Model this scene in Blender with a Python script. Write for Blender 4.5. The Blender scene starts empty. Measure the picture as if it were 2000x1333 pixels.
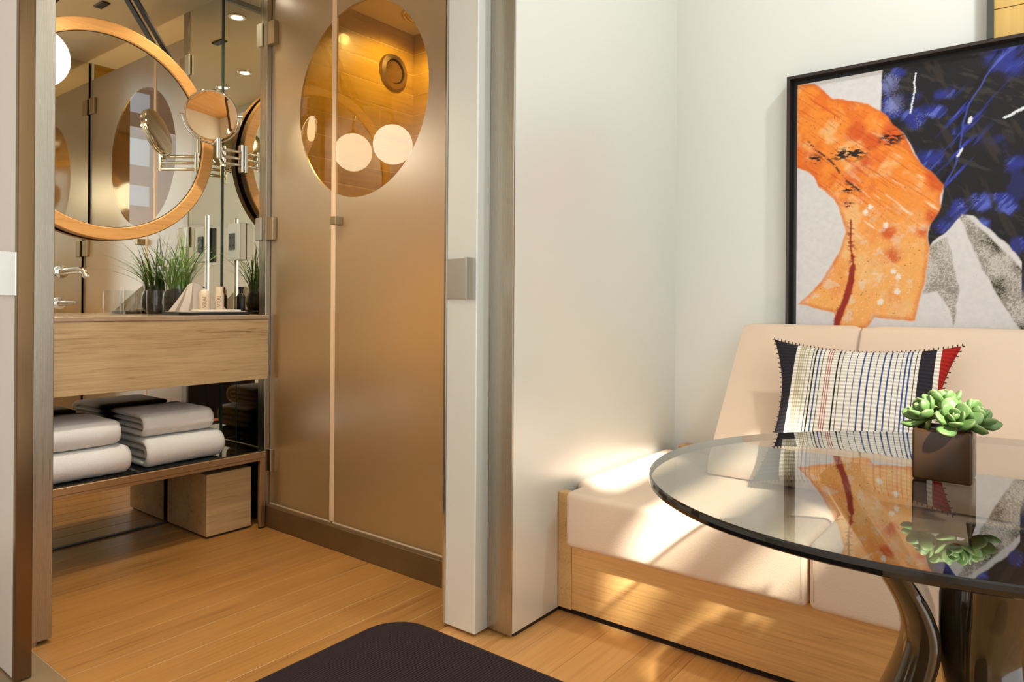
import bpy, bmesh, math, random
import numpy as np
from mathutils import Vector, Matrix

random.seed(7)
S = bpy.context.scene
COL = S.collection

# ------------------------------------------------------------------ camera, world, sun, big lights, exposure
YAW, ROLL, FPX, PY = 0.65969068, 0.00654059, 1359.435, 594.223
cy_, sy_ = math.cos(YAW), math.sin(YAW)
cr_, sr_ = math.cos(ROLL), math.sin(ROLL)
_r0 = Vector((cy_, sy_, 0)); _d0 = Vector((0, 0, -1)); _f = Vector((-sy_, cy_, 0))
_right = _r0 * cr_ - _d0 * sr_
_down = _r0 * sr_ + _d0 * cr_
cam = bpy.data.cameras.new('camera')
camo = bpy.data.objects.new('camera', cam); COL.objects.link(camo)
cam.sensor_fit = 'HORIZONTAL'; cam.sensor_width = 36.0
cam.lens = FPX * 36.0 / 2000.0
cam.shift_x = 0.0
cam.shift_y = -(666.5 - PY) / 2000.0
cam.clip_start = 0.05
M3 = Matrix((( _right.x, -_down.x, -_f.x), (_right.y, -_down.y, -_f.y), (_right.z, -_down.z, -_f.z)))
camo.matrix_world = Matrix.Translation((0, 0, 1.0)) @ M3.to_4x4()
S.camera = camo

S.view_settings.view_transform = 'Standard'
S.view_settings.look = 'None'
S.view_settings.gamma = 1.0
S.view_settings.use_curve_mapping = False
S.view_settings.exposure = 0.0
try:
    S.cycles.use_denoising = True
    S.cycles.max_bounces = 14; S.cycles.diffuse_bounces = 6; S.cycles.glossy_bounces = 8
    S.cycles.transparent_max_bounces = 16; S.cycles.transmission_bounces = 8
    S.cycles.sample_clamp_indirect = 6.0
    S.cycles.caustics_reflective = False; S.cycles.caustics_refractive = False
except Exception:
    pass

W = bpy.data.worlds.new('sky'); S.world = W; W.use_nodes = True
bg = W.node_tree.nodes['Background']
bg.inputs['Color'].default_value = (0.72, 0.86, 1.0, 1); bg.inputs['Strength'].default_value = 2.2

def lamp(name, typ, loc, energy, color, direction=None, size=None, size_y=None, spot=None, blend=0.6, soft=0.03):
    l = bpy.data.lights.new(name, typ); l.energy = energy; l.color = color
    o = bpy.data.objects.new(name, l); COL.objects.link(o); o.location = loc
    if direction is not None:
        o.rotation_euler = Vector(direction).to_track_quat('-Z', 'Y').to_euler()
    if typ == 'AREA':
        l.shape = 'RECTANGLE'; l.size = size; l.size_y = size_y
    if typ in ('SPOT', 'POINT'):
        l.shadow_soft_size = soft
    if typ == 'SPOT':
        l.spot_size = math.radians(spot); l.spot_blend = blend
    if typ == 'SUN':
        l.angle = math.radians(1.6)
    return o

SUN = lamp('sun', 'SUN', (4, -3, 6), 17.0, (1.0, 0.98, 0.93), (-1.0, 0.8, -1.3))
# daylight of the window in the right wall (lamp before the added blind); rear lamp is added fill, no window
DAY = lamp('window_daylight', 'AREA', (0.70, 0.75, 1.02), 28, (0.88, 0.96, 1.0), (-1, 0, 0), 1.5, 3.3)
REAR_FILL = lamp('rear_fill', 'AREA', (-1.2, -2.52, 1.5), 46, (0.93, 0.97, 1.0), (0, 1, 0), 3.0, 1.9)
SP6 = lamp('bedroom_downlight', 'SPOT', (0.30, 2.10, 3.03), 72, (0.95, 0.98, 1.0), (-0.50, 0.35, -1), spot=130, soft=0.06)
WARM = (1.0, 0.81, 0.55)
SP1 = lamp('bath_spot', 'SPOT', (-2.97, 1.61, 2.46), 26, WARM, (0, 0, -1), spot=110)
SP2 = lamp('bath_spot', 'SPOT', (-1.80, 1.02, 2.46), 22, WARM, (-0.1, 0, -1), spot=90)
SP_FILL = lamp('bath_spot', 'SPOT', (-2.20, 1.10, 2.46), 66, (1.0, 0.90, 0.74), (-0.45, 0.0, -1), spot=100)  # added lamp, brightens the vanity front and towels
SP4 = lamp('shower_downlight', 'SPOT', (-2.50, 2.45, 2.45), 30, (1.0, 0.82, 0.42), (-0.25, 0.1, -1), spot=140)
SP5 = lamp('shower_fill', 'POINT', (-1.75, 2.25, 1.0), 20, (1.0, 0.86, 0.54), soft=0.08)

# ------------------------------------------------------------------ helpers
WL = {}

def box(bm, x0, x1, y0, y1, z0, z1, bev=0.0, seg=2):
    vs = [bm.verts.new((x, y, z)) for x in (x0, x1) for y in (y0, y1) for z in (z0, z1)]
    F = [(0, 1, 3, 2), (4, 6, 7, 5), (0, 4, 5, 1), (2, 3, 7, 6), (0, 2, 6, 4), (1, 5, 7, 3)]
    fs = [bm.faces.new([vs[i] for i in f]) for f in F]
    if bev > 0:
        es = list({e for f in fs for e in f.edges})
        bmesh.ops.bevel(bm, geom=es, offset=bev, segments=seg, affect='EDGES', profile=0.5)
    return bm

def tube(bm, pts, r, n=10, caps=True):
    pts = [Vector(p) for p in pts]; rings = []
    rr = r if isinstance(r, (list, tuple)) else [r] * len(pts)
    up = None
    for i, p in enumerate(pts):
        t = (pts[min(i + 1, len(pts) - 1)] - pts[max(i - 1, 0)]).normalized()
        if up is None:
            up = Vector((0, 0, 1)) if abs(t.z) < 0.9 else Vector((1, 0, 0))
        a = t.cross(up).normalized(); b = a.cross(t).normalized(); up = b
        rings.append([bm.verts.new(p + (a * math.cos(2 * math.pi * k / n) + b * math.sin(2 * math.pi * k / n)) * rr[i]) for k in range(n)])
    for A, B in zip(rings, rings[1:]):
        for k in range(n):
            bm.faces.new((A[k], A[(k + 1) % n], B[(k + 1) % n], B[k]))
    if caps:
        bm.faces.new(rings[0][::-1]); bm.faces.new(rings[-1])
    return bm

def lathe(bm, prof, c, n=32, axis='Z'):
    """prof: list of (radius, height) along the axis through c."""
    rings = []
    for r, h in prof:
        ring = []
        for k in range(n if r > 1e-6 else 1):
            a = 2 * math.pi * k / n
            u, v = r * math.cos(a), r * math.sin(a)
            p = {'Z': (u, v, h), 'X': (h, u, v), 'Y': (v, h, u)}[axis]
            ring.append(bm.verts.new((c[0] + p[0], c[1] + p[1], c[2] + p[2])))
        rings.append(ring)
    for A, B in zip(rings, rings[1:]):
        for k in range(n):
            a = [A[k % len(A)], A[(k + 1) % len(A)], B[(k + 1) % len(B)], B[k % len(B)]]
            a = list(dict.fromkeys(a))
            if len(a) >= 3:
                try: bm.faces.new(a)
                except ValueError: pass
    return bm

def prism(bm, poly, axis, a, b):
    """Extrude a 2-D outline between a and b along an axis; outline in the two other axes in order."""
    def P(u, v, w):
        return {'X': (w, u, v), 'Y': (u, w, v), 'Z': (u, v, w)}[axis]
    A = [bm.verts.new(P(u, v, a)) for u, v in poly]; B = [bm.verts.new(P(u, v, b)) for u, v in poly]
    bm.faces.new(A); bm.faces.new(B[::-1]); n = len(poly)
    for i in range(n):
        bm.faces.new((A[i], B[i], B[(i + 1) % n], A[(i + 1) % n]))
    return bm

def obj(name, bm, mat, parent=None, smooth=None, recalc=True):
    if recalc:
        bmesh.ops.recalc_face_normals(bm, faces=bm.faces[:])
    me = bpy.data.meshes.new(name)
    xs = [v.co for v in bm.verts]
    lo = Vector((min(v.x for v in xs), min(v.y for v in xs), min(v.z for v in xs)))
    hi = Vector((max(v.x for v in xs), max(v.y for v in xs), max(v.z for v in xs)))
    c = Vector(((lo.x + hi.x) / 2, (lo.y + hi.y) / 2, lo.z))
    bmesh.ops.translate(bm, verts=bm.verts[:], vec=-c)
    bm.to_mesh(me); bm.free()
    for m in (mat if isinstance(mat, (list, tuple)) else [mat]):
        me.materials.append(m)
    if smooth is not None:
        me.polygons.foreach_set('use_smooth', [True] * len(me.polygons))
        if smooth < 180:
            me.set_sharp_from_angle(angle=math.radians(smooth))
    o = bpy.data.objects.new(name, me); COL.objects.link(o)
    if parent is not None:
        o.parent = parent; o.location = c - WL[parent.name]
    else:
        o.location = c
    WL[o.name] = c
    return o

def thing(name, label, cat, loc, group=None):
    o = bpy.data.objects.new(name, None); COL.objects.link(o)
    o.empty_display_size = 0.05
    o.location = loc; WL[o.name] = Vector(loc)
    o['label'] = label; o['category'] = cat
    if group: o['group'] = group
    return o

def tag(o, label, cat, group=None, kind=None):
    o['label'] = label; o['category'] = cat
    if group: o['group'] = group
    if kind: o['kind'] = kind
    return o

def struct(name, bm, mat, label=None, cat=None, smooth=None):
    o = obj(name, bm, mat, None, smooth); o['kind'] = 'structure'
    if label: o['label'] = label; o['category'] = cat
    return o

def B(): return bmesh.new()
def bx(*a, **k): return box(bmesh.new(), *a, **k)

# ------------------------------------------------------------------ materials
def lin(c):
    return tuple(((v / 255.0) / 12.92 if v <= 10 else (((v / 255.0) + 0.055) / 1.055) ** 2.4) for v in c) + (1,)

def new(name):
    m = bpy.data.materials.new(name); m.use_nodes = True
    nt = m.node_tree; nt.nodes.clear()
    out = nt.nodes.new('ShaderNodeOutputMaterial')
    return m, nt, out

def N(nt, t, **kw):
    n = nt.nodes.new('ShaderNode' + t)
    for k, v in kw.items():
        if k in n.inputs.keys(): n.inputs[k].default_value = v
        else: setattr(n, k, v)
    return n

def ramp(nt, stops):
    r = nt.nodes.new('ShaderNodeValToRGB')
    e = r.color_ramp.elements
    e[0].position, e[0].color = stops[0]; e[1].position, e[1].color = stops[-1]
    for p, c in stops[1:-1]:
        k = e.new(p); k.color = c
    return r

def plain(name, col, rough=0.5, metal=0.0, bump=0.0, bscale=200.0, spec=0.5, coat=0.0, emit=None, estr=0.0, sheen=0.0, var=0.0, vscale=6.0):
    m, nt, out = new(name)
    p = N(nt, 'BsdfPrincipled')
    c = lin(col)
    p.inputs['Base Color'].default_value = c; p.inputs['Roughness'].default_value = rough
    p.inputs['Metallic'].default_value = metal; p.inputs['Specular IOR Level'].default_value = spec
    p.inputs['Coat Weight'].default_value = coat
    if sheen: p.inputs['Sheen Weight'].default_value = sheen
    if emit:
        p.inputs['Emission Color'].default_value = emit + (1,); p.inputs['Emission Strength'].default_value = estr
    tc = N(nt, 'TexCoord')
    if var > 0:
        n = N(nt, 'TexNoise', Scale=vscale, Detail=4.0)
        nt.links.new(tc.outputs['Object'], n.inputs['Vector'])
        r = ramp(nt, [(0.3, tuple(v * (1 - var) for v in c[:3]) + (1,)), (0.7, tuple(min(1, v * (1 + var)) for v in c[:3]) + (1,))])
        nt.links.new(n.outputs['Fac'], r.inputs['Fac']); nt.links.new(r.outputs['Color'], p.inputs['Base Color'])
    if bump > 0:
        n = N(nt, 'TexNoise', Scale=bscale, Detail=3.0)
        nt.links.new(tc.outputs['Object'], n.inputs['Vector'])
        b = N(nt, 'Bump', Strength=bump, Distance=0.002)
        nt.links.new(n.outputs['Fac'], b.inputs['Height']); nt.links.new(b.outputs['Normal'], p.inputs['Normal'])
    nt.links.new(p.outputs['BSDF'], out.inputs['Surface'])
    return m

def wood(name, light, dark, axis='Y', freq=70.0, rough=0.42, piece=0.12, coat=0.0, contrast=1.0, spec=0.4):
    m, nt, out = new(name)
    g = N(nt, 'NewGeometry'); oi = N(nt, 'ObjectInfo')
    sc = [freq, freq, freq]; sc['XYZ'.index(axis)] = freq * 0.035
    off = N(nt, 'VectorMath', operation='MULTIPLY_ADD')
    nt.links.new(oi.outputs['Random'], off.inputs[0]); off.inputs[1].default_value = (3.7, 5.1, 2.3)
    nt.links.new(g.outputs['Position'], off.inputs[2])
    mp = N(nt, 'Mapping'); mp.inputs['Scale'].default_value = sc
    nt.links.new(off.outputs['Vector'], mp.inputs['Vector'])
    n1 = N(nt, 'TexNoise', Scale=1.0, Detail=5.0, Roughness=0.62, Distortion=0.6)
    nt.links.new(mp.outputs['Vector'], n1.inputs['Vector'])
    mp2 = N(nt, 'Mapping'); mp2.inputs['Scale'].default_value = [v * 0.12 for v in sc]
    nt.links.new(off.outputs['Vector'], mp2.inputs['Vector'])
    n2 = N(nt, 'TexNoise', Scale=1.0, Detail=2.0)
    nt.links.new(mp2.outputs['Vector'], n2.inputs['Vector'])
    mx = N(nt, 'Math', operation='MULTIPLY_ADD')
    nt.links.new(n2.outputs['Fac'], mx.inputs[0]); mx.inputs[1].default_value = 0.55
    nt.links.new(n1.outputs['Fac'], mx.inputs[2])
    L, D = lin(light), lin(dark)
    mid = tuple((a * 0.65 + b * 0.35) for a, b in zip(L, D))
    r = ramp(nt, [(0.5, D), (0.66, mid), (0.9, L)])
    nt.links.new(mx.outputs[0], r.inputs['Fac'])
    hs = N(nt, 'HueSaturation')
    v = N(nt, 'MapRange'); v.inputs['To Min'].default_value = 1 - piece; v.inputs['To Max'].default_value = 1 + piece
    nt.links.new(oi.outputs['Random'], v.inputs['Value']); nt.links.new(v.outputs['Result'], hs.inputs['Value'])
    nt.links.new(r.outputs['Color'], hs.inputs['Color'])
    p = N(nt, 'BsdfPrincipled'); p.inputs['Roughness'].default_value = rough; p.inputs['Coat Weight'].default_value = coat
    p.inputs['Specular IOR Level'].default_value = spec
    nt.links.new(hs.outputs['Color'], p.inputs['Base Color'])
    b = N(nt, 'Bump', Strength=0.12, Distance=0.001)
    nt.links.new(n1.outputs['Fac'], b.inputs['Height']); nt.links.new(b.outputs['Normal'], p.inputs['Normal'])
    nt.links.new(p.outputs['BSDF'], out.inputs['Surface'])
    return m

def brushed(name, col, rough=0.3, axis='Z', amt=0.12):
    m, nt, out = new(name)
    g = N(nt, 'NewGeometry')
    sc = [900.0] * 3; sc['XYZ'.index(axis)] = 3.0
    mp = N(nt, 'Mapping'); mp.inputs['Scale'].default_value = sc
    nt.links.new(g.outputs['Position'], mp.inputs['Vector'])
    n = N(nt, 'TexNoise', Scale=1.0, Detail=2.0)
    nt.links.new(mp.outputs['Vector'], n.inputs['Vector'])
    p = N(nt, 'BsdfPrincipled'); p.inputs['Base Color'].default_value = lin(col); p.inputs['Metallic'].default_value = 1.0
    r = N(nt, 'MapRange'); r.inputs['To Min'].default_value = rough - amt; r.inputs['To Max'].default_value = rough + amt
    nt.links.new(n.outputs['Fac'], r.inputs['Value']); nt.links.new(r.outputs['Result'], p.inputs['Roughness'])
    b = N(nt, 'Bump', Strength=0.02, Distance=0.0004)
    nt.links.new(n.outputs['Fac'], b.inputs['Height']); nt.links.new(b.outputs['Normal'], p.inputs['Normal'])
    nt.links.new(p.outputs['BSDF'], out.inputs['Surface'])
    return m

def clear(name, tint, ior=1.5, rough=0.0, boost=1.0):
    """thin clear glass: tinted straight-through light plus a Fresnel mirror on the outer faces"""
    m, nt, out = new(name)
    t = N(nt, 'BsdfTransparent'); t.inputs['Color'].default_value = tuple(tint) + (1,)
    gl = N(nt, 'BsdfGlossy'); gl.inputs['Roughness'].default_value = rough
    fr = N(nt, 'Fresnel', IOR=ior); ge = N(nt, 'NewGeometry')
    inv = N(nt, 'Math', operation='SUBTRACT'); inv.inputs[0].default_value = 1.0
    nt.links.new(ge.outputs['Backfacing'], inv.inputs[1])
    mu = N(nt, 'Math', operation='MULTIPLY'); nt.links.new(fr.outputs['Fac'], mu.inputs[0]); nt.links.new(inv.outputs[0], mu.inputs[1])
    m2 = N(nt, 'Math', operation='MULTIPLY', use_clamp=True); nt.links.new(mu.outputs[0], m2.inputs[0]); m2.inputs[1].default_value = boost
    mix = N(nt, 'MixShader')
    nt.links.new(m2.outputs[0], mix.inputs[0]); nt.links.new(t.outputs[0], mix.inputs[1]); nt.links.new(gl.outputs[0], mix.inputs[2])
    nt.links.new(mix.outputs[0], out.inputs['Surface'])
    return m

def frosted(name, dcol, tcol, trans=0.5, gloss=0.12, rough=0.35):
    """acid-etched glass: scatters light from both sides, with a satin sheen"""
    m, nt, out = new(name)
    d = N(nt, 'BsdfDiffuse'); d.inputs['Color'].default_value = lin(dcol)
    t = N(nt, 'BsdfTranslucent'); t.inputs['Color'].default_value = lin(tcol)
    a = N(nt, 'MixShader'); a.inputs[0].default_value = trans
    nt.links.new(d.outputs[0], a.inputs[1]); nt.links.new(t.outputs[0], a.inputs[2])
    g = N(nt, 'BsdfGlossy'); g.inputs['Roughness'].default_value = rough
    lw = N(nt, 'LayerWeight', Blend=0.35)
    mr = N(nt, 'MapRange'); mr.inputs['To Min'].default_value = gloss * 0.5; mr.inputs['To Max'].default_value = min(1.0, gloss * 4)
    nt.links.new(lw.outputs['Facing'], mr.inputs['Value'])
    mx = N(nt, 'MixShader')
    nt.links.new(mr.outputs['Result'], mx.inputs[0]); nt.links.new(a.outputs[0], mx.inputs[1]); nt.links.new(g.outputs[0], mx.inputs[2])
    nt.links.new(mx.outputs[0], out.inputs['Surface'])
    return m

def emitter(name, col, strength):
    m, nt, out = new(name)
    e = N(nt, 'Emission', Strength=strength); e.inputs['Color'].default_value = tuple(col) + (1,)
    nt.links.new(e.outputs[0], out.inputs['Surface'])
    return m

M = {}
M['plaster'] = plain('white_plaster', (232, 233, 226), 0.85, bump=0.03, bscale=60)
M['ceiling'] = plain('bath_ceiling_paint', (230, 218, 188), 0.7)
M['white_ceiling'] = plain('white_ceiling_paint', (236, 236, 232), 0.9)
M['satin'] = frosted('satin_back_painted_glass', (228, 230, 220), (226, 228, 218), 0.0, 0.22, 0.36)
M['satin_pink'] = frosted('satin_glass_rosy', (226, 216, 206), (226, 216, 206), 0.0, 0.16, 0.38)
M['frost'] = frosted('etched_shower_glass', (170, 150, 104), (226, 190, 118), 0.50, 0.24, 0.30)
M['clearglass'] = clear('clear_shower_glass', (0.76, 0.66, 0.46), 1.6, boost=1.4)
M['seal'] = plain('door_seal', (226, 196, 160), 0.35)
M['steel'] = brushed('brushed_steel', (178, 170, 156), 0.28)
M['steel_dark'] = brushed('brushed_bronze_steel', (128, 102, 72), 0.2)
M['steel_h'] = brushed('brushed_steel_plate', (206, 204, 196), 0.34)
M['nickel'] = plain('satin_nickel', (176, 158, 130), 0.32, 1.0)
M['chrome'] = plain('chrome', (225, 222, 214), 0.06, 1.0)
M['mirror'] = plain('mirror_silver', (236, 234, 222), 0.0, 1.0)
M['glass_edge'] = plain('green_glass_edge', (40, 62, 54), 0.15)
M['dark_trim'] = plain('dark_trim', (34, 30, 26), 0.5)
M['grey_trim'] = plain('grey_metal_trim', (132, 126, 112), 0.4, 0.6)
M['stone'] = plain('brown_stone', (98, 72, 40), 0.35, var=0.12, vscale=14)
M['threshold'] = plain('grey_threshold_stone', (142, 116, 82), 0.3, var=0.06)
M['grout'] = plain('pale_grout', (244, 222, 172), 0.8)
M['joint'] = plain('dark_joint', (96, 66, 38), 0.8)
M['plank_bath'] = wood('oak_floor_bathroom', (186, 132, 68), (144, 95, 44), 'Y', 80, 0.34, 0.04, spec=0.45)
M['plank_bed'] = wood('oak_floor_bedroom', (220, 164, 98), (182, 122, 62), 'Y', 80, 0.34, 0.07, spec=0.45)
M['oak_front'] = wood('oak_veneer_vanity', (208, 180, 136), (140, 106, 68), 'Y', 130, 0.5, 0.02)
M['oak_box'] = wood('oak_veneer_step', (204, 172, 122), (158, 124, 82), 'Y', 120, 0.5, 0.03)
M['oak_bench'] = wood('oak_veneer_bench', (226, 176, 110), (172, 120, 62), 'X', 150, 0.45, 0.02)
M['oak_side'] = wood('oak_veneer_bench_end', (222, 178, 116), (180, 132, 72), 'Y', 150, 0.45, 0.02)
M['oak_ring'] = wood('oak_ring_frame', (230, 174, 104), (186, 126, 66), 'Y', 130, 0.4, 0.02, coat=0.15)
M['honey_wood'] = wood('honey_wood_panel', (222, 184, 106), (196, 156, 84), 'Z', 60, 0.35, 0.02)
M['tile'] = wood('golden_wood_tile', (186, 150, 54), (136, 102, 32), 'Y', 50, 0.33, 0.05, coat=0.2)
M['counter'] = plain('taupe_counter_stone', (176, 152, 126), 0.22, var=0.05, vscale=30)
M['shelf'] = brushed('bronze_shelf', (190, 164, 130), 0.36, 'Y')
M['towel'] = plain('white_terry', (246, 246, 244), 0.95, bump=1.0, bscale=420, sheen=0.4)
M['leather'] = plain('cream_leather', (230, 204, 178), 0.5, bump=0.35, bscale=260, spec=0.35)
M['stitch'] = plain('leather_seam', (200, 178, 156), 0.7)
M['black_frame'] = plain('dark_brown_frame', (44, 32, 24), 0.4)
M['black'] = plain('black_lacquer', (14, 13, 13), 0.28)
M['strap'] = plain('black_leather_strap', (14, 11, 9), 0.55)
M['globe'] = emitter('lit_opal_globe', (1.0, 0.84, 0.60), 10.0)
M['lamp_lens'] = emitter('lit_downlight_lens', (1.0, 0.84, 0.6), 14.0)
M['corner_glow'] = emitter('reflected_line_glow', (1.0, 0.93, 0.78), 2.5)  # glow put in for bright lines reflected at the mirror corner
M['white_cloth'] = plain('white_cloth', (244, 236, 226), 0.9, bump=0.3, bscale=150)
M['white_plastic'] = plain('ivory_plastic', (238, 220, 192), 0.35)
M['glassware'] = clear('clear_glassware', (0.97, 0.975, 0.97), 1.5, boost=1.25)
M['soil'] = plain('dark_soil', (36, 28, 20), 0.9, bump=1.0, bscale=90, var=0.5, vscale=60)
M['grass'] = plain('grass_green', (118, 158, 66), 0.5, var=0.35, vscale=30)
M['succulent'] = None
M['pot'] = plain('bronze_ceramic_glaze', (58, 38, 20), 0.24, 0.0, bump=0.05, bscale=12, spec=0.2)
M['smoke_glass'] = clear('smoked_table_glass', (0.66, 0.67, 0.64), 1.55, boost=1.9)
M['smoke_edge'] = plain('smoked_glass_edge', (16, 13, 11), 0.1, coat=0.5)
M['smoke_leg'] = plain('smoked_resin', (50, 38, 22), 0.1, spec=0.6, coat=0.6, var=0.3, vscale=5)
M['socket'] = plain('socket_plate', (206, 214, 208), 0.25)
M['copper'] = plain('copper_band', (232, 170, 130), 0.25, 1.0)
M['blind'] = plain('white_blind_cloth', (240, 240, 236), 0.9)
M['ink'] = plain('grey_ink', (150, 126, 102), 0.7)

def fabric_rib(name, a, b, scale, axis=0, rough=0.9):
    m, nt, out = new(name)
    tc = N(nt, 'TexCoord'); w = N(nt, 'TexWave', Scale=scale, Distortion=0.6, Detail=2.0)
    w.bands_direction = 'XYZ'[axis]; w.inputs['Detail Scale'].default_value = 4.0
    nt.links.new(tc.outputs['Object'], w.inputs['Vector'])
    r = ramp(nt, [(0.2, lin(a)), (0.85, lin(b))]); nt.links.new(w.outputs['Fac'], r.inputs['Fac'])
    p = N(nt, 'BsdfPrincipled'); p.inputs['Roughness'].default_value = rough; p.inputs['Specular IOR Level'].default_value = 0.1
    nt.links.new(r.outputs['Color'], p.inputs['Base Color'])
    bp = N(nt, 'Bump', Strength=0.5, Distance=0.002); nt.links.new(w.outputs['Fac'], bp.inputs['Height'])
    nt.links.new(bp.outputs['Normal'], p.inputs['Normal']); nt.links.new(p.outputs['BSDF'], out.inputs['Surface'])
    return m
M['white_frame'] = plain('white_window_frame', (238, 238, 234), 0.5)
M['ottoman'] = fabric_rib('dark_ribbed_fabric', (38, 28, 29), (64, 51, 51), 62, 0)

def leaf_mat(name, base, tip, mid):
    m, nt, out = new(name)
    uv = N(nt, 'UVMap'); sp = N(nt, 'SeparateXYZ'); nt.links.new(uv.outputs['UV'], sp.inputs[0])
    r = ramp(nt, [(0.0, lin(base)), (0.55, lin(mid)), (0.93, lin(mid)), (1.0, lin(tip))]); nt.links.new(sp.outputs['Y'], r.inputs['Fac'])
    p = N(nt, 'BsdfPrincipled'); p.inputs['Roughness'].default_value = 0.55; p.inputs['Subsurface Weight'].default_value = 0.08
    p.inputs['Subsurface Radius'].default_value = (0.004, 0.006, 0.002)
    nt.links.new(r.outputs['Color'], p.inputs['Base Color']); nt.links.new(p.outputs['BSDF'], out.inputs['Surface'])
    return m
M['succulent'] = leaf_mat('succulent_leaf', (134, 148, 70), (140, 146, 92), (88, 116, 58))

# =================================================================== SETTING
XW_ = 0.753
XM = -3.157          # mirror wall of the bathroom
YS = 1.790           # side mirror
YG = 1.815           # shower glass
XP = -1.267          # satin glass partition
YW = 2.770           # bench wall
ZB, ZR = 2.48, 3.06  # ceilings: bathroom, bedroom

fl = struct('floor', bx(-3.4, 0.80, -2.65, 2.85, -0.06, -0.0015), M['grout'], 'light oak plank floor running through bathroom and bedroom', 'floor')
# bathroom planks with pale joints
pw = 0.118
def plank(x0, x1, y0, y1, mat, gap):
    o = obj('plank', bx(x0 + gap, x1 - gap, y0 + gap * 0.5, y1 - gap * 0.5, -0.0015, 0.0), mat, fl)
    return o
x = -2.891 - 3 * pw
while x < -1.48:
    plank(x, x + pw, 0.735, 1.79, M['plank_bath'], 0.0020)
    x += pw
xb = x
k = 0
while x < 0.72:
    cuts = [(-0.60, 0.62 + 0.23 * ((k * 7) % 4)), ]
    a = cuts[0][1]
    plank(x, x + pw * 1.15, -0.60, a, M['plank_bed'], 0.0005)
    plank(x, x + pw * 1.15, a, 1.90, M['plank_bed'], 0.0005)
    x += pw * 1.15; k += 1
obj('joint_bed', bx(xb, 0.80, -0.62, 1.95, -0.0014, -0.0008), M['joint'], fl)
obj('carpet_margin', bx(-3.38, 0.80, -2.60, -0.61, -0.0014, 0.0), M['plank_bed'], fl)
obj('threshold_strip', bx(-3.3, -1.25, -0.60, 0.733, -0.0014, 0.0012), M['threshold'], fl)

ceil = struct('ceiling', bx(-3.4, -1.36, 0.69, 2.85, ZB, ZB + 0.05), M['ceiling'], 'warm cream painted bathroom ceiling with recessed downlights', 'ceiling')
c2 = struct('ceiling_bedroom', bx(-3.4, XW_, -2.65, 2.85, ZR, ZR + 0.05), M['white_ceiling'], 'white painted bedroom ceiling above the bench', 'ceiling')
bm = bx(-1.37, -1.358, 0.69, 1.64, ZB - 0.001, ZR); box(bm, -3.4, -1.358, 0.678, 0.69, ZB - 0.05, ZR)
struct('wall_header', bm, M['plaster'], 'white header wall over the bathroom opening', 'wall')
struct('wall_back', bx(-1.36, 0.95, YW, YW + 0.08, 0, ZR), M['plaster'], 'white plaster wall behind the bench and painting', 'wall')
struct('wall_rear', bx(-3.4, 0.95, -2.65, -2.58, 0, ZR), M['plaster'], 'white plaster wall of the bedroom opposite the bench', 'wall')
struct('wall_far_left', bx(-3.45, -3.38, -2.65, 0.69, 0, ZR), M['plaster'], 'white plaster wall at the far end of the bedroom', 'wall')
bm = bx(-3.38, -2.40, 0.690, 0.750, 0, ZB)
struct('wall_left', bm, M['satin_pink'], 'pale satin glass wall of the bathroom behind the steel jamb', 'wall')

# right wall with the window the sun comes through: three openings between deep rails
XW = 0.75
bm = B()
def wallpiece(y0, y1, z0, z1): box(bm, XW, XW + 0.02, y0, y1, z0, z1)
wallpiece(-2.65, 0.42, 0, ZR); wallpiece(1.14, 2.85, 0, ZR); wallpiece(0.42, 1.14, 0, 1.80)
struct('wall_right', bm, M['plaster'], 'white window wall to the right of the bench', 'wall')
wf = struct('window_1', bx(XW, XW + 0.012, 0.42, 1.14, 1.80, 1.925), M['white_frame'], 'white window with two deep white rails beside the bench', 'window')
for a, b in ((2.122, 2.315), (2.572, 2.82), (3.02, ZR)):
    obj('rail', bx(XW, XW + 0.012, 0.42, 1.14, a, b), M['white_frame'], wf)
obj('rail', bx(XW, XW + 0.012, 1.0, 1.14, 2.82, 3.02), M['white_frame'], wf)  # added piece that keeps the sun off the back cushion
bm = bx(XW - 0.03, XW - 0.022, -0.90, 2.42, 0.25, 1.80)  # unseen sheet added to block the sun below the openings
t = tag(obj('added_sun_blind', bm, M['blind']), 'unseen white blind added on the window wall to block the sun', 'blind')
bm = bx(-2.75, 0.35, -2.579, -2.565, 0.5, 2.5)  # added together with the rear fill lamp; solid wall behind
t = tag(obj('added_rear_blind', bm, M['blind']), 'unseen white blind added on the rear wall behind the fill lamp, no window there', 'blind')

# mirror walls
wm = struct('wall_mirror', bx(XM - 0.012, XM, 0.75, 1.80, 0.0065, ZB), M['mirror'], 'full-height mirrored wall behind the vanity', 'mirror wall')
struct('wall_bath_back', bx(XM - 0.10, XM - 0.013, 0.69, 2.85, 0, ZB), M['plaster'], 'wall carrying the vanity mirror', 'wall')
obj('base_trim', bx(XM, XM + 0.008, 0.75, 1.79, 0.0, 0.007), M['dark_trim'], wm)
ws = struct('wall_side_mirror', bx(XM, -2.838, YS, YS + 0.010, 0.0, ZB), M['mirror'], 'narrow mirrored side wall between the vanity and the shower post', 'mirror wall')
obj('corner_strip', bx(XM, XM + 0.005, YS - 0.005, YS, 0.0, ZB), M['glass_edge'], ws)
obj('mirror_joint', bx(-3.024, -3.021, YS - 0.001, YS, 0.33, 0.66), M['glass_edge'], ws)
obj('top_trim', bx(XM, XM + 0.010, 0.75, 1.785, 2.455, ZB), M['grey_trim'], wm)

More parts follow.
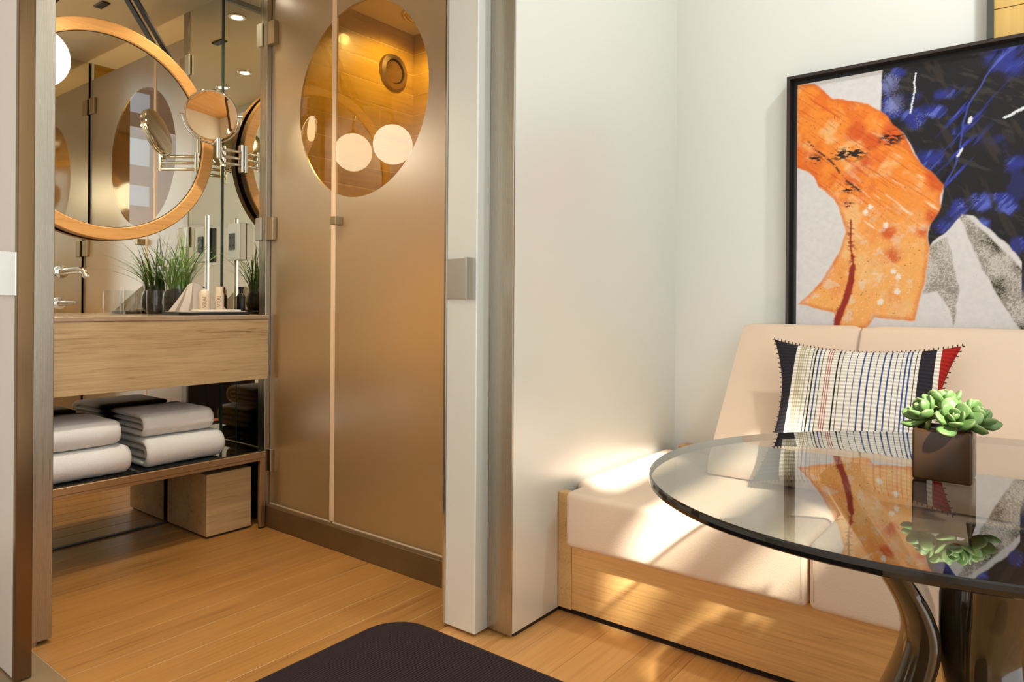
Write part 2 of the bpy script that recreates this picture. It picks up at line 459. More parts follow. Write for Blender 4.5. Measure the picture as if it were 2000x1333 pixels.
# shower enclosure
post = struct('trim_1', bx(-2.838, -2.782, YS - 0.004, YG + 0.010, 0.0, ZB, 0.002, 1), M['steel'], 'brushed steel post between the mirror and the shower door', 'post')
kb = struct('trim_2', bx(-2.782, -1.490, 1.782, 1.850, 0.0, 0.095, 0.002, 1), M['stone'], 'brown stone kerb under the shower doors', 'kerb')
bm = B()
OX, OZ, OR = -2.182, 1.811, 0.388
def door_poly(x0, x1, z0, z1, side):
    """outline of a glass leaf with the part of the round clear pane that falls on it left open"""
    xs = x1 if side == 'left' else x0
    dz = math.sqrt(OR * OR - (xs - OX) ** 2); a0 = math.atan2(-dz, xs - OX); a1 = math.atan2(dz, xs - OX)
    if side == 'left':
        a = np.linspace(a0 % (2 * math.pi), a1 % (2 * math.pi), 40)      # through pi (the small piece)
        arc = [(OX + OR * math.cos(t), OZ + OR * math.sin(t)) for t in a]
        return [(x0, z0), (x1, z0)] + arc + [(x1, z1), (x0, z1)], arc
    a = np.linspace(a0, a1, 72)
    arc = [(OX + OR * math.cos(t), OZ + OR * math.sin(t)) for t in a]
    return [(x1, z0), (x0, z0)] + arc + [(x0, z1), (x1, z1)], arc
ZT = 2.372
d3 = thing('door_3', 'left frosted shower door, hinged on the steel post', 'shower door', (-2.56, YG, 0.1)); d3['kind'] = 'structure'
po, arc = door_poly(-2.779, -2.343, 0.101, ZT, 'left')
obj('frosted_pane', prism(B(), po, 'Y', YG - 0.004, YG + 0.004), M['frost'], d3)
obj('clear_pane', prism(B(), arc, 'Y', YG - 0.004, YG + 0.004), M['clearglass'], d3)['label'] = 'clear round viewing pane, left part'
def hinge(parent, z, x0=-2.855, x1=-2.735):
    h = obj('hinge', bx(x0 + 0.045, x1, YG - 0.026, YG - 0.005, z - 0.052, z + 0.052, 0.002, 1), M['nickel'], parent)
    obj('hinge_plate', bx(x0, x0 + 0.044, YS - 0.012, YS - 0.004, z - 0.052, z + 0.052, 0.002, 1), M['steel_h'], h)
hinge(d3, 2.207); hinge(d3, 1.330)
h = obj('hinge', bx(-2.800, -2.745, YG - 0.022, YG - 0.005, 0.245, 0.345, 0.002, 1), M['nickel'], d3)
d4 = thing('door_4', 'right frosted shower door with a small square knob', 'shower door', (-1.92, YG, 0.1)); d4['kind'] = 'structure'
po, arc = door_poly(-2.329, -1.506, 0.101, ZT, 'right')
obj('frosted_pane', prism(B(), po, 'Y', YG - 0.004, YG + 0.004), M['frost'], d4)
obj('clear_pane', prism(B(), arc, 'Y', YG - 0.004, YG + 0.004), M['clearglass'], d4)['label'] = 'clear round viewing pane, right part'
obj('seal', bx(-2.352, -2.322, YG - 0.006, YG + 0.006, 0.100, ZT, 0.003, 1), M['seal'], d4)
obj('bottom_seal', bx(-2.329, -1.506, YG - 0.005, YG + 0.005, 0.0945, 0.101), M['seal'], d4)
obj('bottom_seal', bx(-2.779, -2.343, YG - 0.005, YG + 0.005, 0.0945, 0.101), M['seal'], d3)
kn = obj('knob', bx(-2.312, -2.276, YG - 0.042, YG - 0.004, 1.316, 1.350, 0.002, 1), M['nickel'], d4)
for z in (2.207, 1.330):
    obj('hinge', bx(-1.575, -1.506, YG - 0.020, YG - 0.005, z - 0.05, z + 0.05, 0.002, 1), M['nickel'], d4)

obj('jamb_profile', bx(-1.5055, -1.4905, YG - 0.003, YG + 0.010, 0.0955, ZB), M['satin'], d4)

# shower room: golden wood-look tiles laid in long rows
sw = struct('wall_shower_left', bx(-2.84, -2.7913, YG + 0.02, 2.75, 0, ZB), M['grout'], 'golden wood-look tiled wall inside the shower', 'wall')
sb = struct('wall_shower_back', bx(-2.79, -1.36, 2.6963, 2.76, 0, ZB), M['grout'], 'golden wood-look tiled back wall of the shower', 'wall')
struct('wall_shower_right', bx(-1.50, -1.365, 1.83, 2.705, 0, ZB), M['tile'], 'golden tiled end wall of the shower', 'wall')
struct('floor_shower', bx(-2.80, -1.50, 1.85, 2.705, 0.0, 0.02), M['stone'], 'brown stone shower floor', 'floor')
M['tile_x'] = wood('golden_wood_tile_back', (186, 150, 54), (136, 102, 32), 'X', 50, 0.33, 0.05, coat=0.2)
z = 2.480
i = 0
th = 0.1115
z = 2.146 + 3 * th
while z > 1.0:
    y = 1.84; jo = 0.36 if i % 2 else 0.62
    for a, b in ((1.84, 1.84 + jo), (1.84 + jo, 2.70)):
        obj('tile', bx(-2.7913, -2.790, a + 0.001, b - 0.001, z - th + 0.0016, min(z, ZB) - 0.0016), M['tile'], sw)
    jo = 0.55 if i % 2 else 0.8
    for a, b in ((-2.79, -2.79 + jo), (-2.79 + jo, -1.505)):
        obj('tile', bx(a + 0.001, b - 0.001, 2.695, 2.6963, z - th + 0.0016, min(z, ZB) - 0.0016), M['tile_x'], sb)
    z -= th; i += 1
# round steel wall speaker / vent
t = thing('shower_wall_disc', 'round brushed steel disc on the golden shower wall, seen through the clear pane', 'vent', (-2.785, 2.543, 2.14))
obj('outer_ring', lathe(B(), [(0.064, 0.004), (0.066, 0.022), (0.090, 0.018), (0.096, 0.0), (0.064, 0.0)], (-2.790, 2.543, 2.235), 48, 'X'), M['nickel'], t, 40)
obj('face', lathe(B(), [(0.0, 0.012), (0.058, 0.012), (0.060, 0.004), (0.0, 0.003)], (-2.790, 2.543, 2.235), 48, 'X'), brushed('bronze_steel_disc', (150, 130, 96), 0.3, 'Y'), t, 40)
t = thing('rain_shower', 'large round rain shower head hanging under the shower ceiling', 'shower head', (-2.30, 2.30, 2.33))
bm = lathe(B(), [(0.0, 0.02), (0.04, 0.02), (0.12, 0.012), (0.125, 0.004), (0.122, 0.0), (0.0, 0.0)], (-2.33, 2.34, 2.35), 40, 'Z')
hd = obj('head', bm, M['nickel'], t, 40)
bm = B()
for r in (0.03, 0.05, 0.07, 0.09, 0.11):
    lathe(bm, [(r - 0.003, 0), (r, -0.003), (r + 0.003, 0)], (-2.33, 2.34, 2.35), 36, 'Z')
g_ = obj('nozzle_rings', bm, M['chrome'], hd, 60); g_['kind'] = 'stuff'
obj('arm', tube(B(), [(-2.33, 2.34, 2.37), (-2.33, 2.34, ZB)], 0.012), M['chrome'], t, 60)
t = tag(obj('shower_rail', tube(B(), [(-2.60, 2.02, 2.37), (-1.52, 2.02, 2.37)], 0.014), M['nickel'], None, 60), 'thin metal rail crossing the top of the shower', 'rail')

# pier between shower and bedroom: pocket of the sliding door
pier = thing('door_2', 'right sliding door of satin glass standing in its pocket, square steel pull', 'sliding door', (-1.42, 1.69, 0)); pier['kind'] = 'structure'
obj('glass_leaf', bx(-1.481, -1.359, 1.580, 1.800, 0.008, ZB + 0.1, 0.003, 2), M['satin'], pier)
obj('edge_strip', bx(-1.490, -1.481, 1.576, 1.800, 0.006, ZB + 0.1, 0.001, 1), M['chrome'], pier)
def pull(parent, x0, x1, y, z0, z1, lip):
    p_ = obj('pull_plate', bx(x0, x1, y - 0.006, y, z0, z1, 0.001, 1), M['steel_h'], parent)
    obj('lip', bx(lip - 0.004, lip + 0.004, y - 0.040, y, z0, z1, 0.001, 1), M['steel_h'], p_)
pull(pier, -1.478, -1.374, 1.580, 1.014, 1.138, -1.370)
part = thing('wall_partition', 'tall pale satin glass partition with a brushed steel end, left of the bench', 'partition', (-1.31, 2.2, 0)); part['kind'] = 'structure'
obj('satin_panel', bx(-1.345, XP, 1.6445, YW, 0.014, ZR), M['satin'], part)
obj('steel_end', bx(-1.358, XP, 1.638, 1.6440, 0.010, ZR, 0.001, 1), M['steel'], part)['label'] = 'brushed steel end plate'
obj('pocket_back', bx(-1.358, -1.346, 1.6445, YW, 0.012, ZR), M['satin'], part)
obj('base_shadow_gap', bx(-1.34, -1.272, 1.66, YW, 0.0, 0.013), M['dark_trim'], part)

# left sliding door and steel jamb
d1 = thing('door_1', 'left sliding door of rosy satin glass with bronze steel edge', 'sliding door', (-2.6, 0.66, 0)); d1['kind'] = 'structure'
obj('glass_leaf', bx(-3.30, -2.150, 0.645, 0.680, 0.006, ZB - 0.06), M['satin_pink'], d1)
obj('edge_profile', bx(-2.1495, -2.130, 0.6425, 0.6815, 0.004, ZB - 0.06, 0.002, 2), M['steel_dark'], d1)
pull(d1, -2.272, -2.134, 0.645, 1.013, 1.128, -2.140)
bm = bx(-2.40, -2.310, 0.684, 0.790, 0.012, ZB, 0.002, 1); box(bm, -2.38, -2.312, 0.684, 0.750, 0.0, 0.012)
struct('trim_3', bm, M['steel'], 'wide brushed steel jamb at the left of the bathroom opening', 'jamb')

# =================================================================== BATHROOM
# vanity: oak front, stone worktop, wall-mounted tap
vc = thing('vanity_cabinet', 'wall-hung oak vanity cabinet with one wide plain drawer front', 'cabinet', (-2.95, 1.28, 0.66))
obj('body', bx(-3.150, -2.780, 0.790, 1.778, 0.670, 0.924), M['oak_box'], vc)
obj('drawer_front', bx(-2.779, -2.755, 0.785, 1.783, 0.661, 0.9255, 0.0012, 1), M['oak_front'], vc)
ct = thing('vanity_worktop', 'taupe stone worktop of the vanity with thin front edge', 'worktop', (-2.95, 1.28, 0.926))
obj('slab', bx(-3.156, -2.752, 0.782, 1.787, 0.926, 0.944, 0.002, 1), M['counter'], ct)
dr = lathe(B(), [(0.0, 0.0), (0.030, 0.0), (0.036, 0.006), (0.0, 0.008)], (-2.93, 1.03, 0.654), 24, 'Z')
obj('waste_outlet', lathe(B(), [(0.0, 0.0), (0.026, 0.0), (0.030, 0.006), (0.0, 0.008)], (-2.93, 1.03, 0.6605), 24, 'Z'), M['chrome'], ct, 50)

fa = thing('basin_tap', 'wall-mounted chrome basin tap with long curved spout', 'tap', (-3.15, 1.10, 0.98))
obj('spout', tube(B(), [(XM + 0.002, 1.103, 1.118), (-3.08, 1.106, 1.121), (-3.00, 1.110, 1.122), (-2.965, 1.112, 1.119), (-2.947, 1.113, 1.108), (-2.940, 1.1135, 1.092)],
    [0.014, 0.013, 0.0125, 0.012, 0.0115, 0.011], 16), M['chrome'], fa, 60)
sp_ = obj('wall_flange', lathe(B(), [(0.0, 0.0), (0.026, 0.0), (0.026, 0.008), (0.0, 0.010)], (XM + 0.001, 1.103, 1.118), 24, 'X'), M['chrome'], fa, 40)
obj('lever', tube(B(), [(XM + 0.002, 1.095, 0.992), (-3.09, 1.095, 0.992), (-3.02, 1.098, 0.994), (-2.99, 1.099, 0.994)], [0.012, 0.010, 0.008, 0.004], 12), M['chrome'], fa, 60)
obj('lever_flange', lathe(B(), [(0.0, 0.0), (0.024, 0.0), (0.024, 0.008), (0.0, 0.010)], (XM + 0.001, 1.095, 0.992), 24, 'X'), M['chrome'], fa, 40)

# shelf bench with towels, step box below
sh = thing('towel_bench', 'low bronze metal shelf bench under the vanity holding towels', 'bench', (-2.95, 1.28, 0))
obj('top_slab', bx(-3.150, -2.755, 0.790, 1.776, 0.312, 0.340, 0.002, 1), M['shelf'], sh)
obj('glass_sheet', bx(-3.145, -2.765, 0.800, 1.770, 0.3402, 0.3440), clear('shelf_glass', (0.55, 0.58, 0.56), 1.6, boost=1.6), sh)
obj('rail', bx(-2.772, -2.757, 0.790, 1.774, 0.300, 0.3118, 0.001, 1), M['shelf'], sh)
obj('rail', bx(-3.150, -3.135, 0.790, 1.774, 0.300, 0.3118, 0.001, 1), M['shelf'], sh)
for lx in (-2.772, -3.150):
    for ly in (1.748, 0.800):
        l_ = obj('leg', bx(lx, lx + 0.017, ly, ly + 0.026, 0.006, 0.2998, 0.001, 1), M['shelf'], sh)
        obj('foot', bx(lx + 0.001, lx + 0.016, ly + 0.001, ly + 0.025, 0.0, 0.006), M['black'], l_)
st = thing('step_box', 'oak veneer box step standing under the towel bench', 'step', (-2.97, 1.63, 0))
obj('box_body', bx(-3.140, -2.803, 1.528, 1.734, 0.010, 0.272, 0.0015, 1), M['oak_box'], st)
obj('plinth', bx(-3.130, -2.812, 1.540, 1.724, 0.0, 0.010), M['dark_trim'], st)

def towel(label, x0, x1, y0, y1, z0, z1, seed, rot=0.0):
    """a bath towel folded in layers, the big fold to the front (+X)"""
    rnd = random.Random(seed)
    t = thing('folded_towel', label, 'towel', ((x0 + x1) / 2, (y0 + y1) / 2, z0), 'white towels on the bench')
    h = z1 - z0; w = 0.024 * h / 0.10
    def ribbon(xf, za, zb, thick, ny, ya, yb):
        """U-shaped ribbon in XZ, extruded along Y with a soft irregular pile"""
        bm = B(); r = (zb - za) / 2
        path = []
        for s in np.linspace(0, 1, 7)[:-1]: path.append((x0 + (xf - r - x0) * s, za, 0, -1))
        for a in np.linspace(-math.pi / 2, math.pi / 2, 13): path.append((xf - r + r * math.cos(a), za + r + r * math.sin(a), math.cos(a), math.sin(a)))
        for s in np.linspace(1, 0, 7)[1:]: path.append((x0 + (xf - r - x0) * s, zb, 0, 1))
        ys = np.linspace(ya, yb, ny)
        O, I = [], []
        for j, y in enumerate(ys):
            e = min(1.0, min(y - ya, yb - y) / 0.022); e = math.sqrt(max(0.0, 1 - (1 - e) ** 2))
            ro, ri = [], []
            for (px_, pz, nx, nz) in path:
                d = rnd.uniform(-0.0012, 0.0012) + 0.003 * math.sin(9 * y + seed) * (1 if nx > 0.3 else 0.3)
                k_ = (0.35 + 0.65 * e)
                c = 1 - thick / 2
                ro.append(bm.verts.new((px_ + nx * (d - (1 - k_) * thick * 0.5), y, pz + nz * (d - (1 - k_) * thick * 0.5))))
                ri.append(bm.verts.new((px_ - nx * (thick - (1 - k_) * thick * 0.5), y, pz - nz * (thick - (1 - k_) * thick * 0.5))))
            O.append(ro); I.append(ri)
        n = len(path)
        for j in range(len(ys) - 1):
            for i in range(n - 1):
                bm.faces.new((O[j][i], O[j][i + 1], O[j + 1][i + 1], O[j + 1][i]))
                bm.faces.new((I[j][i], I[j + 1][i], I[j + 1][i + 1], I[j][i + 1]))
            bm.faces.new((O[j][0], O[j + 1][0], I[j + 1][0], I[j][0])); bm.faces.new((O[j][-1], I[j][-1], I[j + 1][-1], O[j + 1][-1]))
        for L in (0, -1):
            for i in range(n - 1):
                bm.faces.new((O[L][i], I[L][i], I[L][i + 1], O[L][i + 1]))
        return bm
    obj('outer_fold', ribbon(x1, z0, z1, w, 26, y0, y1), M['towel'], t, 180)
    obj('inner_fold', ribbon(x1 - w * 1.15, z0 + w * 1.08, z1 - w * 1.08, (h - 2.16 * w) / 2 * 0.92, 14, y0 + 0.006, y1 - 0.004), M['towel'], t, 180)
    return t
towel('lower white folded towel of the right stack beside the step box', -3.10, -2.775, 1.275, 1.600, 0.3455, 0.4580, 3)
towel('upper white folded towel of the right stack, folded layers showing', -3.10, -2.800, 1.272, 1.560, 0.4625, 0.5550, 5)
towel('lower white folded towel of the left stack beside the jamb', -3.10, -2.765, 0.840, 1.212, 0.3455, 0.4520, 8)
towel('upper white folded towel of the left stack beside the jamb', -3.10, -2.785, 0.830, 1.182, 0.4565, 0.5490, 11)

# round wood-framed mirror hung from a black strap
RY, RZ = 1.259, 1.711
rm = thing('round_mirror', 'large round mirror with a wide oak ring frame hung on the mirror wall', 'mirror', (-3.13, RY, RZ - 0.455))
obj('wood_ring', lathe(B(), [(0.402, 0.0), (0.402, 0.034), (0.406, 0.038), (0.451, 0.038), (0.455, 0.034), (0.455, 0.0), (0.402, 0.0)], (-3.138, RY, RZ), 128, 'X'), M['oak_ring'], rm, 40)
obj('mirror_glass', lathe(B(), [(0.0, 0.026), (0.4005, 0.026), (0.4005, 0.010), (0.0, 0.010)], (-3.138, RY, RZ), 128, 'X'), M['mirror'], rm, 30)
obj('inner_lip', lathe(B(), [(0.3998, 0.0262), (0.3998, 0.0285), (0.4018, 0.0285), (0.4018, 0.0262), (0.3998, 0.0262)], (-3.138, RY, RZ), 128, 'X'), M['dark_trim'], rm, 40)
obj('backing', lathe(B(), [(0.0, 0.0), (0.446, 0.0), (0.446, 0.014), (0.0, 0.014)], (-3.1535, RY, RZ), 96, 'X'), M['black'], rm, 30)
# strap: from both shoulders of the ring up to a peg
bm = B()
peg = (RY, RZ + 0.735)
for s in (1, -1):
    a = math.radians(52)
    p0 = Vector((RY + s * 0.450 * math.cos(a), RZ + 0.450 * math.sin(a))); p1 = Vector((peg[0] + s * 0.012, peg[1]))
    d = (p1 - p0).normalized(); n = Vector((-d.y, d.x)) * 0.0035
    prism(bm, [tuple(p0 + n), tuple(p1 + n), tuple(p1 - n), tuple(p0 - n)], 'X', -3.143, -3.108)
obj('strap', bm, M['strap'], rm)
obj('peg', tube(B(), [(XM + 0.001, peg[0], peg[1] - 0.006), (-3.10, peg[0], peg[1] - 0.006)], 0.011, 14), M['nickel'], rm, 60)

# globe wall lamp
gl = thing('globe_lamp', 'lit round opal globe lamp on a chrome arm beside the round mirror', 'lamp', (-2.94, 0.937, 1.784))
bm = B(); bmesh.ops.create_uvsphere(bm, u_segments=40, v_segments=24, radius=0.111, matrix=Matrix.Translation((-2.94, 0.937, 1.895)))
obj('globe', bm, M['globe'], gl, 180)
obj('arm', tube(B(), [(XM + 0.001, 1.000, 2.150), (-3.06, 0.985, 2.120), (-3.00, 0.965, 2.118), (-2.94, 0.937, 2.060), (-2.94, 0.937, 2.008)], 0.009, 12), M['chrome'], gl, 60)
obj('cap', lathe(B(), [(0.0, 0.014), (0.03, 0.012), (0.034, 0.0), (0.0, 0.0)], (-2.94, 0.937, 2.0005), 24), M['chrome'], gl, 40)
obj('wall_plate', lathe(B(), [(0.0, 0.0), (0.030, 0.0), (0.030, 0.008), (0.0, 0.010)], (XM + 0.0005, 1.000, 2.150), 24, 'X'), M['chrome'], gl, 40)

# magnifying mirror on a folding arm, fixed to the side mirror
mm = thing('magnifying_mirror', 'small round chrome shaving mirror on a folding arm beside the round mirror', 'mirror', (-2.86, 1.60, 1.6))
J = Vector((-2.851, 1.600, 1.672)); D = Vector((-2.862, 1.571, 1.805))
bk = obj('wall_bracket', bx(-2.990, -2.962, YS - 0.016, YS - 0.001, 1.600, 1.730, 0.003, 2), M['chrome'], mm)
Kn = Vector((-2.990, 1.700, 1.672))
bm = B()
for dz in (0.030, 0.0, -0.030):
    tube(bm, [(-2.976, YS - 0.016, 1.665 + dz), (Kn.x, Kn.y, 1.667 + dz)], 0.0075, 10)
obj('inner_arm', bm, M['chrome'], mm, 60)
bm = B()
for dz in (0.022, -0.008, -0.038):
    tube(bm, [(Kn.x, Kn.y, 1.672 + dz), (J.x, J.y, 1.672 + dz)], 0.0075, 10)
obj('outer_arm', bm, M['chrome'], mm, 60)
bm = B(); tube(bm, [(Kn.x, Kn.y, 1.62), (Kn.x, Kn.y, 1.712)], 0.010, 14); obj('elbow_pin', bm, M['chrome'], mm, 60)
bm = B(); tube(bm, [(J.x, J.y, 1.624), (J.x, J.y, 1.708)], 0.0105, 14); obj('end_pin', bm, M['chrome'], mm, 60)
fn = Vector((0.765, -0.574, -0.293)).normalized()
rt = fn.cross(Vector((0, 0, 1))).normalized(); up = rt.cross(fn).normalized()
def disc_tf(bm):
    T = Matrix(((rt.x, up.x, fn.x, D.x), (rt.y, up.y, fn.y, D.y), (rt.z, up.z, fn.z, D.z), (0, 0, 0, 1)))
    bmesh.ops.transform(bm, matrix=T, verts=bm.verts[:]); return bm
mir2 = plain('shaving_mirror_warm_reflection', (238, 214, 178), 0.02, 1.0)  # warm reflection painted into the mirror's base colour
obj('rim', disc_tf(lathe(B(), [(0.101, 0.010), (0.1055, 0.010), (0.108, 0.004), (0.108, -0.014), (0.104, -0.018), (0.0, -0.018), (0.0, -0.0175), (0.101, -0.0175), (0.101, 0.010)], (0, 0, 0), 64)), M['chrome'], mm, 40)
prof = [(0.1005 * k / 12, 0.0078 - 0.0078 * (1 - (k / 12) ** 2) * 0.8) for k in range(13)]
prof = [(r, z_) for r, z_ in prof]
bm = lathe(B(), [(0.0, prof[0][1])] + prof[1:], (0, 0, 0), 64)
obj('mirror_face', disc_tf(bm), mir2, mm, 180)['label'] = 'slightly concave mirror face'
bm = B()
pts = []
for a in np.linspace(math.radians(180), math.radians(360), 25):
    pts.append(D + rt * (0.118 * math.cos(a)) + up * (0.118 * math.sin(a)) - fn * 0.004)
tube(bm, pts, 0.0042, 10)
for s in (1, -1):
    tube(bm, [D + rt * s * 0.106, D + rt * s * 0.127], 0.005, 10)
obj('yoke', bm, M['chrome'], mm, 60)
obj('stem', tube(B(), [D - up * 0.118 - fn * 0.004, D - up * 0.126 - fn * 0.004, (J.x, J.y, 1.704)], 0.008, 12), M['chrome'], mm, 60)

# shaver socket on the side mirror, glowing strip standing in for bright reflected lines
so = thing('shaver_socket', 'white shaver socket box on the side mirror above the bottles', 'socket', (-3.0, YS, 1.19))
obj('housing', bx(-3.056, -2.953, YS - 0.030, YS - 0.001, 1.196, 1.366, 0.002, 1), M['socket'], so)
so2 = obj('outlet', bx(-3.040, -2.990, YS - 0.034, YS - 0.0301, 1.245, 1.320, 0.001, 1), plain('dark_socket', (64, 70, 66), 0.4), so)
for (a, b) in ((-3.027, 1.262), (-3.003, 1.262), (-3.027, 1.300), (-3.003, 1.300)):
    obj('pin_hole', bx(a - 0.003, a + 0.003, YS - 0.0350, YS - 0.0340, b - 0.005, b + 0.005), M['black'], so2)
obj('edge_cap', bx(-2.9525, -2.944, YS - 0.031, YS - 0.001, 1.196, 1.366, 0.001, 1), M['chrome'], so)
ls = thing('glow_strip', 'slim glowing upright strip standing in for bright lines reflected beside the mirror corner', 'light strip', (XM, 1.715, 0.945))
obj('profile', bx(XM + 0.0005, XM + 0.010, 1.713, 1.719, 0.9445, 1.412), M['steel'], ls)
obj('glow_face', bx(XM + 0.0101, XM + 0.013, 1.7135, 1.7185, 0.950, 1.408), M['corner_glow'], ls)

# glassware, plant, tray
def tumbler(x, y, label):
    t = tag(obj('glass_tumbler', lathe(B(), [(0.0, 0.0), (0.031, 0.0), (0.0335, 0.004), (0.036, 0.05), (0.034, 0.104), (0.0322, 0.104), (0.0335, 0.05), (0.0305, 0.014), (0.0, 0.012)], (x, y, 0.9445), 28), M['glassware'], None, 60),
            label, 'glass', 'tumblers on the vanity')
    return t
tumbler(-3.030, 1.418, 'clear glass tumbler on the worktop, nearer the vase')
tumbler(-3.060, 1.338, 'clear glass tumbler on the worktop, farther from the vase')
VX, VY = -3.056, 1.528
va = thing('glass_vase', 'bulbous clear glass vase with flared rim holding dark soil and grass', 'vase', (VX, VY, 0.9445))
obj('vessel', lathe(B(), [(0.0, 0.0), (0.035, 0.0), (0.056, 0.018), (0.066, 0.050), (0.060, 0.085), (0.052, 0.108), (0.054, 0.135), (0.064, 0.175), (0.080, 0.212), (0.0785, 0.2125), (0.0620, 0.176), (0.0520, 0.136), (0.0500, 0.108), (0.058, 0.085), (0.064, 0.050), (0.054, 0.020), (0.034, 0.004), (0.0, 0.004)], (VX, VY, 0.9445), 40), M['glassware'], va, 180)
bm = lathe(B(), [(0.0, 0.006), (0.033, 0.006), (0.0525, 0.021), (0.0625, 0.050), (0.0565, 0.085), (0.0495, 0.104), (0.03, 0.112), (0.0, 0.108)], (VX, VY, 0.9445), 32)
obj('soil_fill', bm, M['soil'], va, 180)
gp = thing('grass_plant', 'tufted green grass plant with long arching blades growing in the glass vase', 'plant', (VX, VY, 1.05))
rnd = random.Random(21)
def blades(n, cx, cy, spread, hgt, lean=(0, 0)):
    bm = B()
    for i in range(n):
        a = rnd.uniform(0, 2 * math.pi); ln = hgt * rnd.uniform(0.65, 1.25); out_ = spread * rnd.uniform(0.15, 1.0)
        dx, dy = math.cos(a) * out_ + lean[0], math.sin(a) * out_ + lean[1]
        if cx + dx < XM + 0.075: dx = XM + 0.075 - cx + rnd.uniform(0, 0.03)
        drop = rnd.uniform(0.25, 1.05) * (out_ / max(spread, 1e-6))
        b0 = Vector((cx + rnd.uniform(-0.018, 0.018), cy + rnd.uniform(-0.018, 0.018), 1.045))
        w0 = rnd.uniform(0.0022, 0.0036); prev = None; side = Vector((-math.sin(a), math.cos(a), 0))
        K = 8
        for k in range(K + 1):
            s = k / K
            p = b0 + Vector((dx * s ** 1.55, dy * s ** 1.55, ln * (s - drop * 0.5 * s ** 2.6)))
            if p.y > YS - 0.01: p.y = YS - 0.01 - rnd.uniform(0, .004)
            w = w0 * (1 - s) ** 0.6 + 0.0003
            pr = (bm.verts.new(p - side * w), bm.verts.new(p + Vector((0, 0, w * 0.4))), bm.verts.new(p + side * w))
            if prev:
                bm.faces.new((prev[0], prev[1], pr[1], pr[0])); bm.faces.new((prev[1], prev[2], pr[2], pr[1]))
            prev = pr
    return bm
f1 = obj('grass_blades', blades(40, VX, VY - 0.022, 0.27, 0.23, (0.0, -0.05)), M['grass'], gp, 180, recalc=False); f1['kind'] = 'stuff'
f2 = obj('grass_blades', blades(40, VX + 0.006, VY + 0.024, 0.22, 0.25, (0.01, 0.0)), M['grass'], gp, 180, recalc=False); f2['kind'] = 'stuff'

tr = thing('amenity_tray', 'black lacquer tray with a pale inlay at the right of the worktop', 'tray', (-2.90, 1.58, 0.9445))
poly = [(-2.985, 1.425), (-2.840, 1.425), (-2.810, 1.460), (-2.810, 1.715), (-2.840, 1.745), (-2.985, 1.745)]
obj('base', prism(B(), poly, 'Z', 0.9445, 0.9570), M['black'], tr)
def inset(p, d):
    c = Vector((sum(a for a, b in p) / len(p), sum(b for a, b in p) / len(p)))
    return [tuple(c + (Vector(q) - c) * (1 - d)) for q in p]
obj('inlay', prism(B(), inset(poly, 0.06), 'Z', 0.9571, 0.9600), plain('pale_tray_inlay', (222, 210, 196), 0.3), tr)

def bottle(x, y, h, r, label, cap):
    t = thing('toiletry_bottle', label, 'bottle', (x, y, 0.9602), 'ivory toiletry bottles on the tray')
    obj('body', lathe(B(), [(0.0, 0.0), (r * 0.94, 0.0), (r, 0.004), (r, h * 0.70), (r * 0.96, h * 0.73), (0.0, h * 0.73)], (x, y, 0.9602), 32), M['white_plastic'], t, 40)
    if cap == 'dome':
        obj('cap', lathe(B(), [(0.0, h * 0.735), (r * 0.9, h * 0.735), (r * 0.86, h * 0.83), (r * 0.6, h * 0.94), (0.0, h)], (x, y, 0.9602), 32), M['white_plastic'], t, 60)
    else:
        obj('cap', lathe(B(), [(0.0, h * 0.735), (r * 0.9, h * 0.735), (r * 0.9, h - 0.002), (r * 0.86, h), (0.0, h)], (x, y, 0.9602), 32), M['white_plastic'], t, 40)
    cu = bpy.data.curves.new('lettering', 'FONT'); cu.body = 'VRAI'; cu.size = 0.023; cu.align_x = 'CENTER'; cu.align_y = 'CENTER'; cu.extrude = 0.0001
    tmp = bpy.data.objects.new('tmp', cu); COL.objects.link(tmp); bpy.context.view_layer.update()
    me = bpy.data.meshes.new_from_object(tmp); bpy.data.objects.remove(tmp); me.materials.clear(); me.materials.append(M['ink'])
    o = bpy.data.objects.new('lettering', me); COL.objects.link(o); o.parent = t
    v = Vector((-x, -y, 0)).normalized()          # print faces the room
    p = Vector((x, y, 0.9602 + h * 0.40)) + v * (r + 0.0006)
    xa = Vector((0, 0, 1)); za = v; ya = za.cross(xa)
    o.matrix_local = Matrix.Translation(p - WL[t.name]) @ Matrix((xa, ya, za)).transposed().to_4x4()
    return t
bottle(-2.862, 1.546, 0.096, 0.0245, 'ivory toiletry bottle with a domed cap in front of the fanned cloth', 'dome')
bottle(-2.868, 1.616, 0.108, 0.0185, 'slim ivory toiletry bottle with a straight cap at the tray corner', 'flat')
# fanned face cloth
cl = thing('face_cloth', 'white face cloth folded into a fan, leaning on the tray behind the bottles', 'cloth', (-2.93, 1.52, 0.9602))
bm = B()
apex = [Vector((-2.945, 1.515, 1.074)), Vector((-2.942, 1.535, 1.086)), Vector((-2.940, 1.565, 1.076))]
foot = [(-2.905, 1.412), (-2.875, 1.424), (-2.900, 1.455), (-2.880, 1.485), (-2.905, 1.515), (-2.898, 1.545), (-2.915, 1.585), (-2.905, 1.640), (-2.925, 1.690)]
rows = []
for q in (0.0, 0.3, 0.62, 1.0):
    row = []
    for k, (fx_, fy_) in enumerate(foot):
        a = apex[min(2, k * 3 // len(foot))]; f_ = Vector((fx_, fy_, 0.9605))
        p = a.lerp(f_, q); p.x += 0.006 * math.sin(q * 3.1)
        row.append(bm.verts.new(p))
    rows.append(row)
for A, Bq in zip(rows, rows[1:]):
    for i in range(len(A) - 1):
        bm.faces.new((A[i], A[i + 1], Bq[i + 1], Bq[i]))
bmesh.ops.solidify(bm, geom=bm.faces[:], thickness=0.004)
obj('fan', bm, M['white_cloth'], cl, 50)
bm = bx(-2.950, -2.835, 1.505, 1.700, 0.9602, 0.9672, 0.003, 2)
